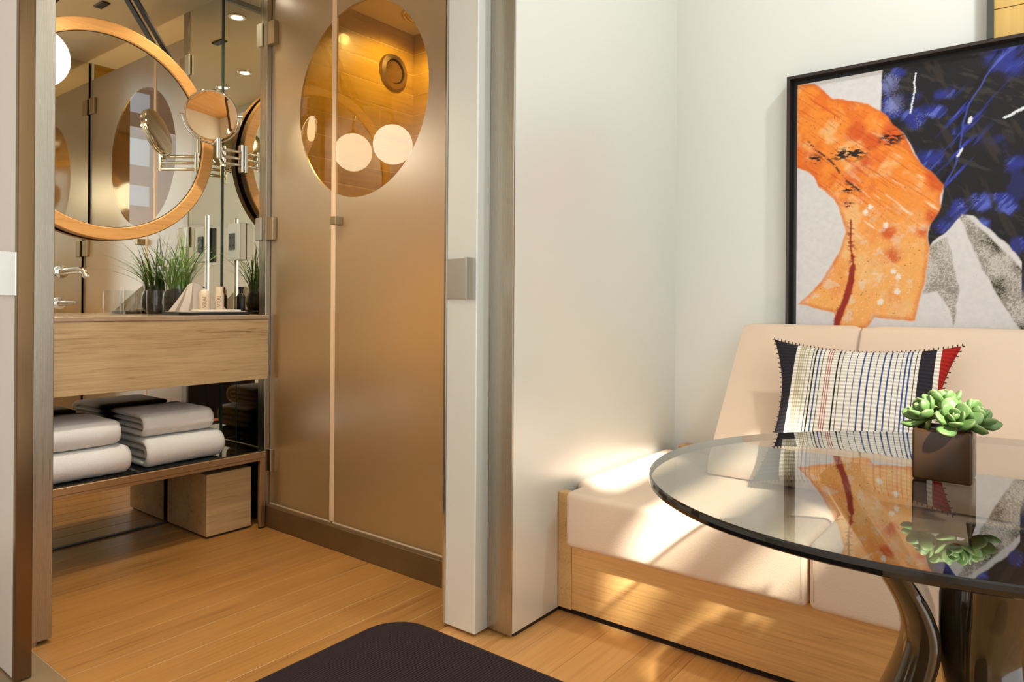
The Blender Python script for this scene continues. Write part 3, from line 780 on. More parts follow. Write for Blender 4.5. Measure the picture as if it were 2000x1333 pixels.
tag(obj('soap_wrapper', bm, M['white_cloth']), 'flat white paper-wrapped card lying on the tray under the bottles', 'packet')
# dark pump bottle behind
pb = thing('pump_bottle', 'small black pump bottle in the mirror corner of the worktop', 'bottle', (-3.07, 1.735, 0.9445))
obj('body', lathe(B(), [(0.0, 0.0), (0.019, 0.0), (0.020, 0.004), (0.020, 0.085), (0.012, 0.098), (0.0, 0.098)], (-3.075, 1.738, 0.9445), 24), M['black'], pb, 40)
obj('pump', lathe(B(), [(0.0, 0.0985), (0.009, 0.0985), (0.009, 0.118), (0.013, 0.118), (0.013, 0.130), (0.0, 0.130)], (-3.075, 1.738, 0.9445), 20), M['black'], pb, 40)

# downlights
for (x, y) in ((-2.97, 1.61), (-1.80, 1.02), (-2.20, 1.10)):  # the last fixture is added, for the lamp that brightens the vanity
    t = thing('downlight', 'round recessed bathroom downlight' + {-2.97: ' above the vanity corner', -1.80: ' nearest the bedroom opening', -2.20: ' added in mid ceiling to light the vanity and towels'}[x], 'ceiling light', (x, y, ZB - 0.01), 'bathroom downlights')
    obj('trim_ring', lathe(B(), [(0.030, 0.0), (0.030, -0.004), (0.044, -0.003), (0.046, 0.0), (0.030, 0.0)], (x, y, ZB - 0.001), 32), M['chrome'], t, 40)
    obj('lens', lathe(B(), [(0.0, -0.001), (0.029, -0.001), (0.029, 0.0), (0.0, 0.0)], (x, y, ZB - 0.001), 32), M['lamp_lens'], t, 40)
tag(obj('ceiling_vent', bx(-2.62, -2.52, 1.46, 1.50, ZB - 0.008, ZB - 0.001, 0.002, 1), M['dark_trim']), 'small dark slot vent in the bathroom ceiling', 'vent')

# =================================================================== BEDROOM SIDE
# built-in bench
be = thing('bench_base', 'built-in oak bench base with a raised end panel against the glass partition', 'bench', (-0.25, 2.3, 0))
obj('front_panel', bx(-1.213, XW - 0.005, 1.885, 1.905, 0.022, 0.236, 0.001, 1), M['oak_bench'], be)
obj('end_panel', bx(-1.2655, -1.2145, 1.885, 1.925, 0.018, 0.390, 0.0015, 1), M['oak_side'], be)
obj('seat_board', bx(-1.213, XW - 0.005, 1.906, 2.765, 0.200, 0.236), M['oak_bench'], be)
obj('recessed_plinth', bx(-1.24, XW - 0.005, 1.915, 2.76, 0.0, 0.018), M['dark_trim'], be)
obj('rear_ledge', bx(-1.2140, -0.20, 2.690, 2.768, 0.236, 0.421, 0.001, 1), M['oak_bench'], be)

def cushion(bm, x0, x1, y0, y1, z0, z1, r=0.018, puff=0.008, n=10):
    box(bm, x0, x1, y0, y1, z0, z1, r, 4)
    bmesh.ops.subdivide_edges(bm, edges=[e for e in bm.edges if e.calc_length() > 0.1], cuts=n, use_grid_fill=True)
    cx, cy = (x0 + x1) / 2, (y0 + y1) / 2
    for v in bm.verts:
        u = (v.co.x - cx) / ((x1 - x0) / 2); w = (v.co.y - cy) / ((y1 - y0) / 2); q = (v.co.z - z0) / (z1 - z0)
        if q > 0.5: v.co.z += puff * max(0, 1 - u * u) * max(0, 1 - w * w)
        if w < -0.9: v.co.y -= puff * 0.6 * max(0, 1 - u * u) * max(0, 1 - (2 * q - 1) ** 2)
    return bm
for (a, b, lab) in ((-1.209, -0.4835, 'cream leather seat cushion at the partition end of the bench'), (-0.4785, 0.300, 'cream leather seat cushion under the glass table')):
    t = thing('seat_cushion', lab, 'cushion', ((a + b) / 2, 2.2, 0.237), 'bench seat cushions')
    bm = cushion(B(), a, b, 1.836, 2.66, 0.2365, 0.410)
    if a < -1:
        for v in bm.verts:      # behind the short end panel the cushion reaches the partition
            if v.co.x < a + 0.10 and v.co.y > 1.93: v.co.x -= 0.054 * (1 - (v.co.x - a) / 0.10)
    obj('pad', bm, M['leather'], t, 180)
    for xs in (a + 0.012, b - 0.012):
        obj('stitching', tube(B(), [(xs, 1.8352, 0.26), (xs, 1.8352, 0.385)], 0.0005, 6), M['stitch'], t, 180)

def back(x0, x1):
    bm = B()
    prof = [(2.300, 0.424), (2.292, 0.445), (2.300, 0.470), (2.628, 0.905), (2.640, 0.922), (2.660, 0.932), (2.690, 0.930), (2.700, 0.918), (2.700, 0.440), (2.690, 0.424)]
    nx = 14; R = []
    for i in range(nx + 1):
        s = i / nx; xx = x0 + (x1 - x0) * s
        e = min(1.0, min(xx - x0, x1 - xx) / 0.02); e = math.sqrt(1 - (1 - e) ** 2)
        c = Vector((2.56, 0.62)); row = []
        for j, (y, z) in enumerate(prof):
            p = Vector((y, z)); k_ = 0.975 + 0.025 * e
            if j >= 8 or j == 0: k_ = 1.0
            p = c + (p - c) * k_
            row.append(bm.verts.new((xx, p.x, p.y)))
        R.append(row)
    # denser rings near the two ends keep the edge round
    n = len(prof)
    for A, Bq in zip(R, R[1:]):
        for j in range(n):
            bm.faces.new((A[j], A[(j + 1) % n], Bq[(j + 1) % n], Bq[j]))
    bm.faces.new(R[0][::-1]); bm.faces.new(R[-1])
    es = [e for e in bm.edges if len(e.link_faces) == 2 and e.calc_face_angle(0) > math.radians(40)]
    bmesh.ops.bevel(bm, geom=es, offset=0.010, segments=3, affect='EDGES', profile=0.5)
    return bm
for (a, b, lab) in ((-0.930, -0.5225, 'short cream leather back cushion at the left end of the bench'), (-0.5185, 0.350, 'long cream leather back cushion under the abstract painting')):
    t = thing('back_cushion', lab, 'cushion', ((a + b) / 2, 2.6, 0.424), 'bench back cushions')
    obj('pad', back(a, b), M['leather'], t, 40)
    obj('seam', tube(B(), [((a if a > -0.6 else b), 2.632, 0.916), ((a if a > -0.6 else b), 2.300, 0.476)], 0.0012, 6), M['stitch'], t, 180)

# striped pillow
def pillow_material():
    m, nt, out = new('woven_striped_cotton')
    uv = N(nt, 'UVMap'); sp = N(nt, 'SeparateXYZ'); nt.links.new(uv.outputs['UV'], sp.inputs[0])
    cream = lin((238, 230, 214)); dark = lin((48, 44, 50)); blue = lin((58, 84, 138)); red = lin((176, 42, 34)); tan = lin((196, 180, 140)); black = lin((36, 34, 34))
    st = [(0.0, dark), (0.128, dark), (0.13, cream), (0.160, cream)]
    def stripe(x, w, c): st.extend([(x - 0.001, cream), (x, c), (x + w, c), (x + w + 0.001, cream)])
    r = ramp(nt, [(0.0, dark), (0.135, cream), (1.0, cream)]); r.color_ramp.interpolation = 'CONSTANT'
    # ramps hold 32 stops each: three ramps in a row, chosen by position
    def cramp(stops):
        q = nt.nodes.new('ShaderNodeValToRGB'); q.color_ramp.interpolation = 'CONSTANT'
        e = q.color_ramp.elements
        while len(e) > 1: e.remove(e[-1])
        e[0].position, e[0].color = stops[0]
        for p, c in stops[1:]:
            k = e.new(p); k.color = c
        nt.links.new(sp.outputs['X'], q.inputs['Fac']); return q
    s1 = [(0.0, dark), (0.158, cream)]
    for q in range(5): s1 += [(0.182 + 0.0125 * q, tan), (0.189 + 0.0125 * q, cream)]
    for x, w, c in ((0.258, 0.006, black), (0.276, 0.006, black), (0.300, 0.005, blue), (0.322, 0.006, black), (0.348, 0.006, red), (0.360, 0.006, red), (0.372, 0.006, red), (0.408, 0.009, black), (0.432, 0.005, black)):
        s1 += [(x, c), (x + w, cream)]
    s2 = [(0.0, cream)]
    x = 0.470; gaps = [0.036, 0.036, 0.035, 0.034, 0.033, 0.031, 0.030, 0.026, 0.022, 0.020, 0.020]
    for g in gaps:
        s2 += [(x, blue), (x + 0.0055, cream)]; x += g
    s2 += [(0.800, black), (0.804, cream), (0.820, dark), (0.890, cream), (0.912, red), (0.990, cream)]
    a, b = cramp(s1), cramp(s2)
    gt = N(nt, 'Math', operation='GREATER_THAN'); nt.links.new(sp.outputs['X'], gt.inputs[0]); gt.inputs[1].default_value = 0.45
    mx = N(nt, 'MixRGB'); nt.links.new(gt.outputs[0], mx.inputs[0]); nt.links.new(a.outputs[0], mx.inputs[1]); nt.links.new(b.outputs[0], mx.inputs[2])
    # cross threads: dark ribs on the end bands, light weave in the middle
    w = N(nt, 'Math', operation='MULTIPLY'); nt.links.new(sp.outputs['Y'], w.inputs[0]); w.inputs[1].default_value = 240.0
    sn = N(nt, 'Math', operation='SINE'); nt.links.new(w.outputs[0], sn.inputs[0])
    mr = N(nt, 'MapRange'); nt.links.new(sn.outputs[0], mr.inputs['Value']); mr.inputs['From Min'].default_value = -1
    mr.inputs['To Min'].default_value = 0.72; mr.inputs['To Max'].default_value = 1.1
    mul = N(nt, 'MixRGB', blend_type='MULTIPLY'); mul.inputs[0].default_value = 1.0
    nt.links.new(mx.outputs[0], mul.inputs[1]); nt.links.new(mr.outputs['Result'], mul.inputs[2])
    p = N(nt, 'BsdfPrincipled'); p.inputs['Roughness'].default_value = 0.9; p.inputs['Specular IOR Level'].default_value = 0.15
    nt.links.new(mul.outputs[0], p.inputs['Base Color'])
    bp = N(nt, 'Bump', Strength=0.4, Distance=0.0015); nt.links.new(sn.outputs[0], bp.inputs['Height']); nt.links.new(bp.outputs['Normal'], p.inputs['Normal'])
    nt.links.new(p.outputs['BSDF'], out.inputs['Surface'])
    return m
pil = thing('striped_pillow', 'square woven pillow with navy, cream, blue striped and red bands', 'pillow', (-0.48, 2.36, 0.43))
O = Vector((-0.480, 2.328, 0.662)); U = Vector((1, 0.0, 0.0)); V = Vector((0.0, 0.455, 0.890)); Nn = Vector((0, -0.890, 0.455))
bm = B(); uvl = bm.loops.layers.uv.new('UVMap'); n = 40; HX, HZ = 0.272, 0.250
grid = {}
for side in (1, -1):
    for i in range(n + 1):
        for j in range(n + 1):
            u = -1 + 2 * i / n; v = -1 + 2 * j / n
            edge = i in (0, n) or j in (0, n)
            if side == -1 and edge: grid[(side, i, j)] = grid[(1, i, j)]; continue
            x = HX * u * (1 - 0.20 * (1 - v * v) * abs(u) ** 1.5); z = HZ * v * (1 - 0.15 * (1 - u * u) * abs(v) ** 1.5)
            th_ = 0.075 * (max(0.0, (1 - u * u) * (1 - v * v))) ** 0.42
            th_ += 0.004 * math.sin(5 * u + 3 * v) * (1 - u * u) * (1 - v * v)
            grid[(side, i, j)] = bm.verts.new(O + U * x + V * z + Nn * (th_ * side))
for side in (1, -1):
    for i in range(n):
        for j in range(n):
            q = [grid[(side, i, j)], grid[(side, i + 1, j)], grid[(side, i + 1, j + 1)], grid[(side, i, j + 1)]]
            idx = [(i, j), (i + 1, j), (i + 1, j + 1), (i, j + 1)]
            if side == -1: q, idx = q[::-1], idx[::-1]
            try:
                f = bm.faces.new(q)
                for l, (a, b) in zip(f.loops, idx): l[uvl].uv = (min(0.999, max(0.001, 0.5 + (l.vert.co - O).dot(U) / (2 * HX) * (1.0 + 0.03 * math.sin(math.pi * b / n)))), b / n)
            except ValueError: pass
obj('cover', bm, pillow_material(), pil, 180)
bm = B()
for j in range(46):
    u = -1 + 2 * j / 45
    for v, sg in ((1, 1), (-1, -1)):
        x = HX * u; z = HZ * v * (1 - 0.15 * (1 - u * u))
        p = O + U * x + V * z; tube(bm, [p, p + V * 0.007 * sg], 0.0016, 5)
for j in range(30):
    v = -1 + 2 * j / 29
    for u, sg in ((1, 1), (-1, -1)):
        x = HX * u * (1 - 0.20 * (1 - v * v)); p = O + U * x + V * (HZ * v); tube(bm, [p, p + U * 0.006 * sg], 0.0016, 5)
e_ = obj('edge_tufts', bm, plain('dark_tufts', (40, 36, 38), 0.9), pil, 180); e_['kind'] = 'stuff'

# round smoked glass table
ZTAB = 0.700
TC = Vector((-0.093, 1.433)); TA, TB, TANG = 0.566, 0.484, math.radians(45)
def ell(s, n=160):
    out_ = []
    for k in range(n):
        a = 2 * math.pi * k / n
        p = Vector((math.cos(a) * TA * s, math.sin(a) * TB * s)); p.rotate(Matrix.Rotation(TANG, 2))
        out_.append(TC + p)
    return out_
tb = thing('glass_table', 'round smoked glass table on a sculpted dark resin pedestal', 'table', (TC.x, TC.y, 0))
bm = B()
rg = [ell(0.994), ell(0.9985), ell(1.0), ell(0.9985), ell(0.994)]
zs = [ZTAB, ZTAB - 0.002, ZTAB - 0.008, ZTAB - 0.014, ZTAB - 0.016]
vr = [[bm.verts.new((p.x, p.y, z)) for p in r] for r, z in zip(rg, zs)]
ft = bm.faces.new(vr[0]); fb = bm.faces.new(vr[-1][::-1])
for A, Bq in zip(vr, vr[1:]):
    for k in range(len(A)):
        f = bm.faces.new((A[k], Bq[k], Bq[(k + 1) % len(A)], A[(k + 1) % len(A)])); f.material_index = 1
o = obj('table_top', bm, [M['smoke_glass'], M['smoke_edge']], tb)
def leg(ang, w0, dr=0.0):
    """a leaf-shaped pedestal leg bowed towards the axis"""
    d = Vector((math.cos(ang), math.sin(ang))); s = Vector((-d.y, d.x)); bm = B(); rings = []
    T_ = [(0.000, 0.220, 0.088, 0.036), (0.06, 0.200, 0.080, 0.036), (0.16, 0.166, 0.070, 0.037), (0.24, 0.142, 0.060, 0.036), (0.31, 0.120, 0.053, 0.035), (0.37, 0.098, 0.048, 0.034), (0.43, 0.086, 0.0455, 0.033), (0.48, 0.098, 0.047, 0.033), (0.52, 0.120, 0.050, 0.034), (0.58, 0.158, 0.058, 0.034), (0.63, 0.190, 0.066, 0.032), (0.6835, 0.225, 0.080, 0.026)]
    def cat(p0, p1, p2, p3, t):
        return tuple(0.5 * (2 * b + (c - a) * t + (2 * a - 5 * b + 4 * c - d) * t * t + (3 * b - a - 3 * c + d) * t ** 3) for a, b, c, d in zip(p0, p1, p2, p3))
    E_ = [T_[0]] + T_ + [T_[-1]]
    T_ = [cat(*E_[i:i + 4], k / 3) for i in range(len(E_) - 3) for k in range(3)] + [T_[-1]]
    for z, r, w, t in T_:
        w *= w0; ring = []
        for k in range(20):
            a = 2 * math.pi * k / 20
            cu = math.copysign(abs(math.cos(a)) ** 0.7, math.cos(a)); su = math.copysign(abs(math.sin(a)) ** 0.7, math.sin(a))
            q = TC + d * (r + dr + t * su * 0.8 - 0.25 * w * cu * cu) + s * (w * cu)
            ring.append(bm.verts.new((q.x, q.y, z)))
        rings.append(ring)
    for A, Bq in zip(rings, rings[1:]):
        for k in range(20): bm.faces.new((A[k], A[(k + 1) % 20], Bq[(k + 1) % 20], Bq[k]))
    bm.faces.new(rings[0][::-1]); bm.faces.new(rings[-1])
    return bm
for a, w_, dr in ((190, 1.75, 0.008), (289, 0.95, 0.0), (52, 1.0, 0.0)):
    obj('leg', leg(math.radians(a), w_, dr), M['smoke_leg'], tb, 60)
obj('hub', lathe(B(), [(0.0, 0.30), (0.05, 0.31), (0.062, 0.40), (0.062, 0.50), (0.05, 0.58), (0.0, 0.59)], (TC.x, TC.y, 0), 24), M['smoke_leg'], tb, 180)

# cube planter with succulents
pt = thing('cube_planter', 'small bronze-glazed cube planter standing on the glass table', 'planter', (-0.147, 1.43, ZTAB + 0.0005))
px0, px1, py0, py1, pz0, pz1 = -0.1915, -0.1035, 1.386, 1.474, ZTAB + 0.0005, 0.7885
bm = B()
box(bm, px0, px1, py0, py1, pz0, pz1, 0.0045, 3)
top = [f for f in bm.faces if f.normal.z > 0.99 or (f.calc_center_median().z > pz1 - 1e-4)]
bm.normal_update()
top = max(bm.faces, key=lambda f: f.calc_center_median().z * 10 + f.calc_area())
ri = bmesh.ops.inset_region(bm, faces=[top], thickness=0.004)
bmesh.ops.translate(bm, verts=list(top.verts), vec=(0, 0, -0.014))
obj('pot', bm, M['pot'], pt, 40)
obj('soil', bx(px0 + 0.009, px1 - 0.009, py0 + 0.009, py1 - 0.009, pz1 - 0.0138, pz1 - 0.006), M['soil'], pt)

def leaf_mesh():
    bm = B(); uvl = bm.loops.layers.uv.new('UVMap'); rows = []
    prof = [(0.0, 0.22), (0.15, 0.42), (0.35, 0.74), (0.55, 0.97), (0.72, 1.0), (0.86, 0.80), (0.95, 0.45), (1.0, 0.02)]
    K = 8
    for s, w in prof:
        ring = []
        for k in range(K):
            a = 2 * math.pi * k / K
            zc = 0.10 * s * s + 0.16 * max(0, s - 0.75)
            ring.append(bm.verts.new((s, 0.38 * w * math.cos(a), zc + (0.18 if math.sin(a) < 0 else 0.085) * w * math.sin(a))))
        rows.append((s, ring))
    for (s0, A), (s1, Bq) in zip(rows, rows[1:]):
        for k in range(K):
            f = bm.faces.new((A[k], A[(k + 1) % K], Bq[(k + 1) % K], Bq[k]))
            for l in f.loops: l[uvl].uv = (0.5, s0 if l.vert in A else s1)
    bm.faces.new(rows[0][1][::-1]); bm.faces.new(rows[-1][1])
    me = bpy.data.meshes.new('leaf'); bmesh.ops.recalc_face_normals(bm, faces=bm.faces[:]); bm.to_mesh(me); bm.free()
    me.materials.append(M['succulent']); me.polygons.foreach_set('use_smooth', [True] * len(me.polygons))
    return me
LEAF = leaf_mesh()
def rosette(c, axis, R, label, nl=18, seed=0):
    rr = random.Random(seed); c = Vector(c); ax = Vector(axis).normalized()
    t = thing('succulent_rosette', label, 'succulent', c, 'succulents in the cube planter')
    bz = ax.to_track_quat('Z', 'Y').to_matrix()
    for i in range(nl):
        s = i / (nl - 1); ang = i * 2.39996 + seed
        L = R * (0.42 + 0.58 * s ** 0.8) * rr.uniform(0.93, 1.07); el = math.radians(78 - 66 * s + rr.uniform(-5, 5))
        o = bpy.data.objects.new('leaf', LEAF); COL.objects.link(o); o.parent = t
        rot = bz @ Matrix.Rotation(ang, 3, 'Z') @ Matrix.Rotation(-el, 3, 'Y')
        off = bz @ Vector((0, 0, -0.010 * s + 0.004))
        o.matrix_local = Matrix.Translation(off) @ rot.to_4x4() @ Matrix.Diagonal((L, L * 0.88, L, 1))
    st_ = c - ax * 0.006
    obj('stem', tube(B(), [(min(max(c.x, px0 + 0.016), px1 - 0.016), min(max(c.y, py0 + 0.016), py1 - 0.016), pz1 - 0.006), tuple(st_)], 0.0045, 8), M['succulent'], t, 180)
    return t
rosette((-0.174, 1.428, 0.806), (-0.55, -0.25, 0.8), 0.050, 'pale green succulent rosette leaning over the left rim of the planter', 14, 1)
rosette((-0.152, 1.448, 0.822), (-0.10, 0.05, 1.0), 0.050, 'tallest upright succulent rosette at the back of the planter', 14, 2)
rosette((-0.130, 1.400, 0.804), (0.06, -0.72, 0.7), 0.046, 'succulent rosette tipped forward over the front rim of the planter', 13, 3)
rosette((-0.110, 1.436, 0.806), (0.62, -0.12, 0.75), 0.052, 'succulent rosette spreading over the right rim of the planter', 14, 4)

# bedroom downlight washing the painting wall
t = thing('downlight', 'round recessed white ceiling downlight above the bench and glass table', 'ceiling light', (0.30, 2.10, ZR - 0.01))
obj('trim_ring', lathe(B(), [(0.040, 0.0), (0.040, -0.004), (0.056, -0.003), (0.058, 0.0), (0.040, 0.0)], (0.30, 2.10, ZR - 0.001), 32), M['white_frame'], t, 40)
obj('lens', lathe(B(), [(0.0, -0.001), (0.039, -0.001), (0.039, 0.0), (0.0, 0.0)], (0.30, 2.10, ZR - 0.001), 32), M['lamp_lens'], t, 40)

# ottoman in the foreground
ot = thing('ottoman', 'dark brown ribbed fabric ottoman with rounded corners in front of the opening', 'ottoman', (-0.52, 0.55, 0))
bm = B()
def rrect(x0, x1, y0, y1, r, n=8):
    P = []
    for (cx, cy, a0) in ((x1 - r, y1 - r, 0), (x0 + r, y1 - r, 90), (x0 + r, y0 + r, 180), (x1 - r, y0 + r, 270)):
        for k in range(n + 1):
            a = math.radians(a0 + 90 * k / n); P.append((cx + r * math.cos(a), cy + r * math.sin(a)))
    return P
lv = [(0.060, 0.0, 0.07), (0.062, 0.004, 0.07), (0.385, 0.004, 0.072), (0.405, 0.001, 0.074), (0.416, -0.006, 0.072), (0.4215, -0.018, 0.066), (0.4235, -0.05, 0.05)]
rings = []
for z, e, r in lv:
    rings.append([bm.verts.new((x_, y_, z)) for x_, y_ in rrect(-0.972 - e, -0.20 + e, 0.22 - e, 0.908 + e, r + 0.0)])
for A, Bq in zip(rings, rings[1:]):
    for k in range(len(A)): bm.faces.new((A[k], A[(k + 1) % len(A)], Bq[(k + 1) % len(A)], Bq[k]))
bm.faces.new(rings[0][::-1]); bm.faces.new(rings[-1])
obj('upholstery', bm, M['ottoman'], ot, 50)
obj('copper_band', prism(B(), rrect(-0.974, -0.198, 0.218, 0.910, 0.07), 'Z', 0.040, 0.0598), M['copper'], ot, 30)
obj('plinth', prism(B(), rrect(-0.95, -0.22, 0.24, 0.888, 0.06), 'Z', 0.0012, 0.040), M['dark_trim'], ot, 30)

# =================================================================== ABSTRACT PAINTING (flat printed canvas in a deep float frame)
P_orange = [[-0.778,1.84],[-0.704,1.826],[-0.664,1.786],[-0.641,1.76],[-0.572,1.742],[-0.514,1.714],[-0.479,1.688],[-0.441,1.651],[-0.409,1.593],[-0.388,1.546],[-0.354,1.492],[-0.316,1.445],[-0.289,1.412],[-0.301,1.37],[-0.296,1.33],[-0.33,1.283],[-0.338,1.252],[-0.33,1.199],[-0.334,1.138],[-0.352,1.043],[-0.371,0.951],[-0.444,0.959],[-0.496,0.962],[-0.522,0.925],[-0.61,0.904],[-0.628,0.974],[-0.681,0.991],[-0.754,1.007],[-0.717,1.038],[-0.673,1.091],[-0.638,1.147],[-0.603,1.221],[-0.592,1.266],[-0.599,1.304],[-0.613,1.352],[-0.634,1.394],[-0.684,1.443],[-0.702,1.482],[-0.729,1.505],[-0.776,1.527]]
P_dark = [[-0.475,1.855],[-0.061,1.875],[-0.057,1.114],[-0.124,1.215],[-0.207,1.303],[-0.235,1.312],[-0.245,1.297],[-0.278,1.253],[-0.315,1.224],[-0.33,1.204],[-0.335,1.252],[-0.33,1.283],[-0.296,1.336],[-0.289,1.412],[-0.354,1.492],[-0.409,1.598],[-0.479,1.69],[-0.478,1.756]]
P_shardR = [[-0.245,1.306],[-0.228,1.311],[-0.158,1.225],[-0.103,1.156],[-0.057,1.09],[-0.056,0.896],[-0.072,0.92],[-0.123,1.009],[-0.178,1.117]]
P_shardL = [[-0.33,1.204],[-0.278,1.236],[-0.266,1.171],[-0.245,1.068],[-0.251,0.983],[-0.259,0.932],[-0.27,1.0],[-0.307,1.051],[-0.347,1.043],[-0.334,1.138]]
P_red = [[-0.575,1.308],[-0.576,1.238],[-0.571,1.182],[-0.565,1.145],[-0.582,1.044],[-0.602,0.997],[-0.624,0.922]]
P_redpatch = [[-0.513,1.59],[-0.56,1.62],[-0.445,1.611],[-0.529,1.513],[-0.312,1.435],[-0.353,1.253],[-0.438,1.177],[-0.454,1.258],[-0.323,1.303]]
P_blk = [[-0.614,1.551],[-0.566,1.553],[-0.702,1.545],[-0.587,1.426],[-0.585,1.368],[-0.442,1.592],[-0.456,1.582]]
P_line = [[-0.725,1.613],[-0.645,1.533],[-0.605,1.472],[-0.545,1.416]]
P_white1 = [[-0.373,1.802],[-0.377,1.738],[-0.39,1.666]]
P_white2 = [[-0.123,1.611],[-0.093,1.621],[-0.063,1.636]]
P_white3 = [[-0.218,1.608],[-0.213,1.62]]
P_white4 = [[-0.236,1.522],[-0.248,1.502]]
P_arc = [[-0.127,1.824],[-0.174,1.751],[-0.216,1.675],[-0.237,1.602],[-0.244,1.51],[-0.262,1.461],[-0.287,1.412]]
P_blue = [[-0.441,1.705],[-0.452,1.779],[-0.423,1.817],[-0.37,1.652],[-0.31,1.657],[-0.336,1.504],[-0.288,1.722],[-0.127,1.811],[-0.093,1.768],[-0.186,1.343],[-0.111,1.321],[-0.125,1.346],[-0.293,1.275],[-0.25,1.323],[-0.09,1.197],[-0.179,1.268],[-0.237,1.594],[-0.085,1.457]]
P_specks = [[-0.437,1.123],[-0.423,1.105],[-0.426,1.052],[-0.462,1.286],[-0.528,1.336],[-0.512,1.353],[-0.477,1.016]]

CX0, CX1, CZ0, CZ1 = -0.763, 0.420, 0.800, 1.834
def vnoise(x, z, f, seed):
    r = np.random.RandomState(seed).rand(512, 512)
    X, Z = x * f + 100, z * f + 100
    i, j = np.floor(X).astype(int), np.floor(Z).astype(int); u, v = X - i, Z - j
    u = u * u * (3 - 2 * u); v = v * v * (3 - 2 * v); g = lambda a, b: r[a % 512, b % 512]
    return (g(i, j) * (1 - u) + g(i + 1, j) * u) * (1 - v) + (g(i, j + 1) * (1 - u) + g(i + 1, j + 1) * u) * v
def fbm(x, z, f, seed, o=4):
    s, a, t = 0, 1.0, 0
    for k in range(o): s = s + a * vnoise(x, z, f * 2 ** k, seed + k); t += a; a *= 0.55
    return s / t
def sdist(x, z, poly):
    """signed distance to a polygon, negative inside"""
    P = np.array(poly); n = len(P); d = np.full(x.shape, 1e9); ins = np.zeros(x.shape, bool)
    for a in range(n):
        ax, az = P[a]; bx_, bz = P[(a + 1) % n]; ex, ez = bx_ - ax, bz - az
        t = np.clip(((x - ax) * ex + (z - az) * ez) / (ex * ex + ez * ez + 1e-12), 0, 1)
        d = np.minimum(d, np.hypot(x - ax - t * ex, z - az - t * ez))
        c = ((az > z) != (bz > z)) & (x < (bx_ - ax) * (z - az) / (bz - az + 1e-12) + ax); ins ^= c
    return np.where(ins, -d, d)
def ldist(x, z, pts):
    d = np.full(x.shape, 1e9)
    for (ax, az), (bx_, bz) in zip(pts, pts[1:]):
        ex, ez = bx_ - ax, bz - az
        t = np.clip(((x - ax) * ex + (z - az) * ez) / (ex * ex + ez * ez + 1e-12), 0, 1)
        d = np.minimum(d, np.hypot(x - ax - t * ex, z - az - t * ez))
    return d
def sstep(a, b, v): 
    t = np.clip((v - a) / (b - a), 0, 1); return t * t * (3 - 2 * t)
NX, NZ = 620, 540
gx = np.linspace(CX0, CX1, NX); gz = np.linspace(CZ0, CZ1, NZ); PX, PZ = np.meshgrid(gx, gz)
wx = PX + 0.012 * (fbm(PX, PZ, 22, 11) - 0.5); wz = PZ + 0.012 * (fbm(PX, PZ, 22, 31) - 0.5)
def L3(c): return np.array(lin(c)[:3])
img = np.ones(PX.shape + (3,)) * L3((222, 219, 218))
def put(c, m): 
    global img
    m = np.clip(m, 0, 1)[..., None]; img = img * (1 - m) + np.asarray(c) * m
fine = vnoise(PX, PZ, 420, 5); mid = fbm(PX, PZ, 14, 77); big = fbm(PX, PZ, 6, 91, 3); streak = fbm(PX * 0.8 + PZ * 0.9, (PX - PZ) * 0.12, 60, 51)
# grey speckled shards
for poly, k in ((P_shardR, 0.75), (P_shardL, 0.6)):
    m = sstep(0.004, -0.004, sdist(wx, wz, poly)); den = sstep(0.30, 0.85, mid + 0.25 * big)
    put(L3((196, 188, 176)), m * 0.7); put(L3((64, 60, 38)), m * np.clip(0.55 * sstep(1.0 - den * k - 0.45, 1.05 - den * k, fine) + 0.75 * sstep(0.62, 0.85, den * k + 0.3 * (fine - 0.5)), 0, 1))
# orange sweep
dO = sdist(wx, wz, P_orange); m = sstep(0.004, -0.003, dO)
low = sstep(1.45, 1.15, PZ)
oc = L3((246, 144, 50))[None, None] * (1 - low[..., None]) + L3((248, 178, 98)) * low[..., None]
put(oc, m * sstep(0.0, 0.12, 1.0 - 0.9 * (fine > 0.93)))
put(L3((246, 196, 132)), m * sstep(0.52, 0.78, mid) * 0.8)
put(L3((230, 104, 30)), m * sstep(0.55, 0.75, fbm(PX * 0.7 + PZ * 0.3, PZ * 0.6 - PX * 0.4, 18, 131)) * (0.65 - 0.35 * low))
for (a, b), r, c in zip(P_redpatch, (0.05, 0.05, 0.05, 0.035, 0.045, 0.03, 0.04, 0.03, 0.035), ((214, 78, 24),) * 9):
    put(L3(c), m * sstep(r, r * 0.3, np.hypot(PX - a, PZ - b) + 0.05 * (mid - 0.5)) * 0.8)
fib = fbm(PX * 1.0 + PZ * 1.2, (PX - PZ) * 0.06, 150, 301, 3)
put(L3((206, 70, 22)), m * sstep(0.60, 0.74, fib) * sstep(1.2, 1.45, PZ) * 0.55)
put(L3((120, 44, 20)), m * (vnoise(PX, PZ, 300, 311) > 0.93) * sstep(0.5, 0.6, fbm(PX, PZ, 12, 321)) * 0.8)
put(L3((250, 224, 188)), m * sstep(0.62, 0.8, streak) * sstep(1.05, 1.3, PZ) * sstep(-0.62, -0.5, PX) * 0.8)
put(L3((244, 226, 206)), m * (fine > 0.9) * low * 0.6)
put(L3((238, 214, 186)), m * sstep(0.60, 0.70, fbm(PX, PZ, 26, 171)) * low * 0.55)
put(L3((214, 96, 30)), m * sstep(-0.018, -0.002, dO) * 0.45)
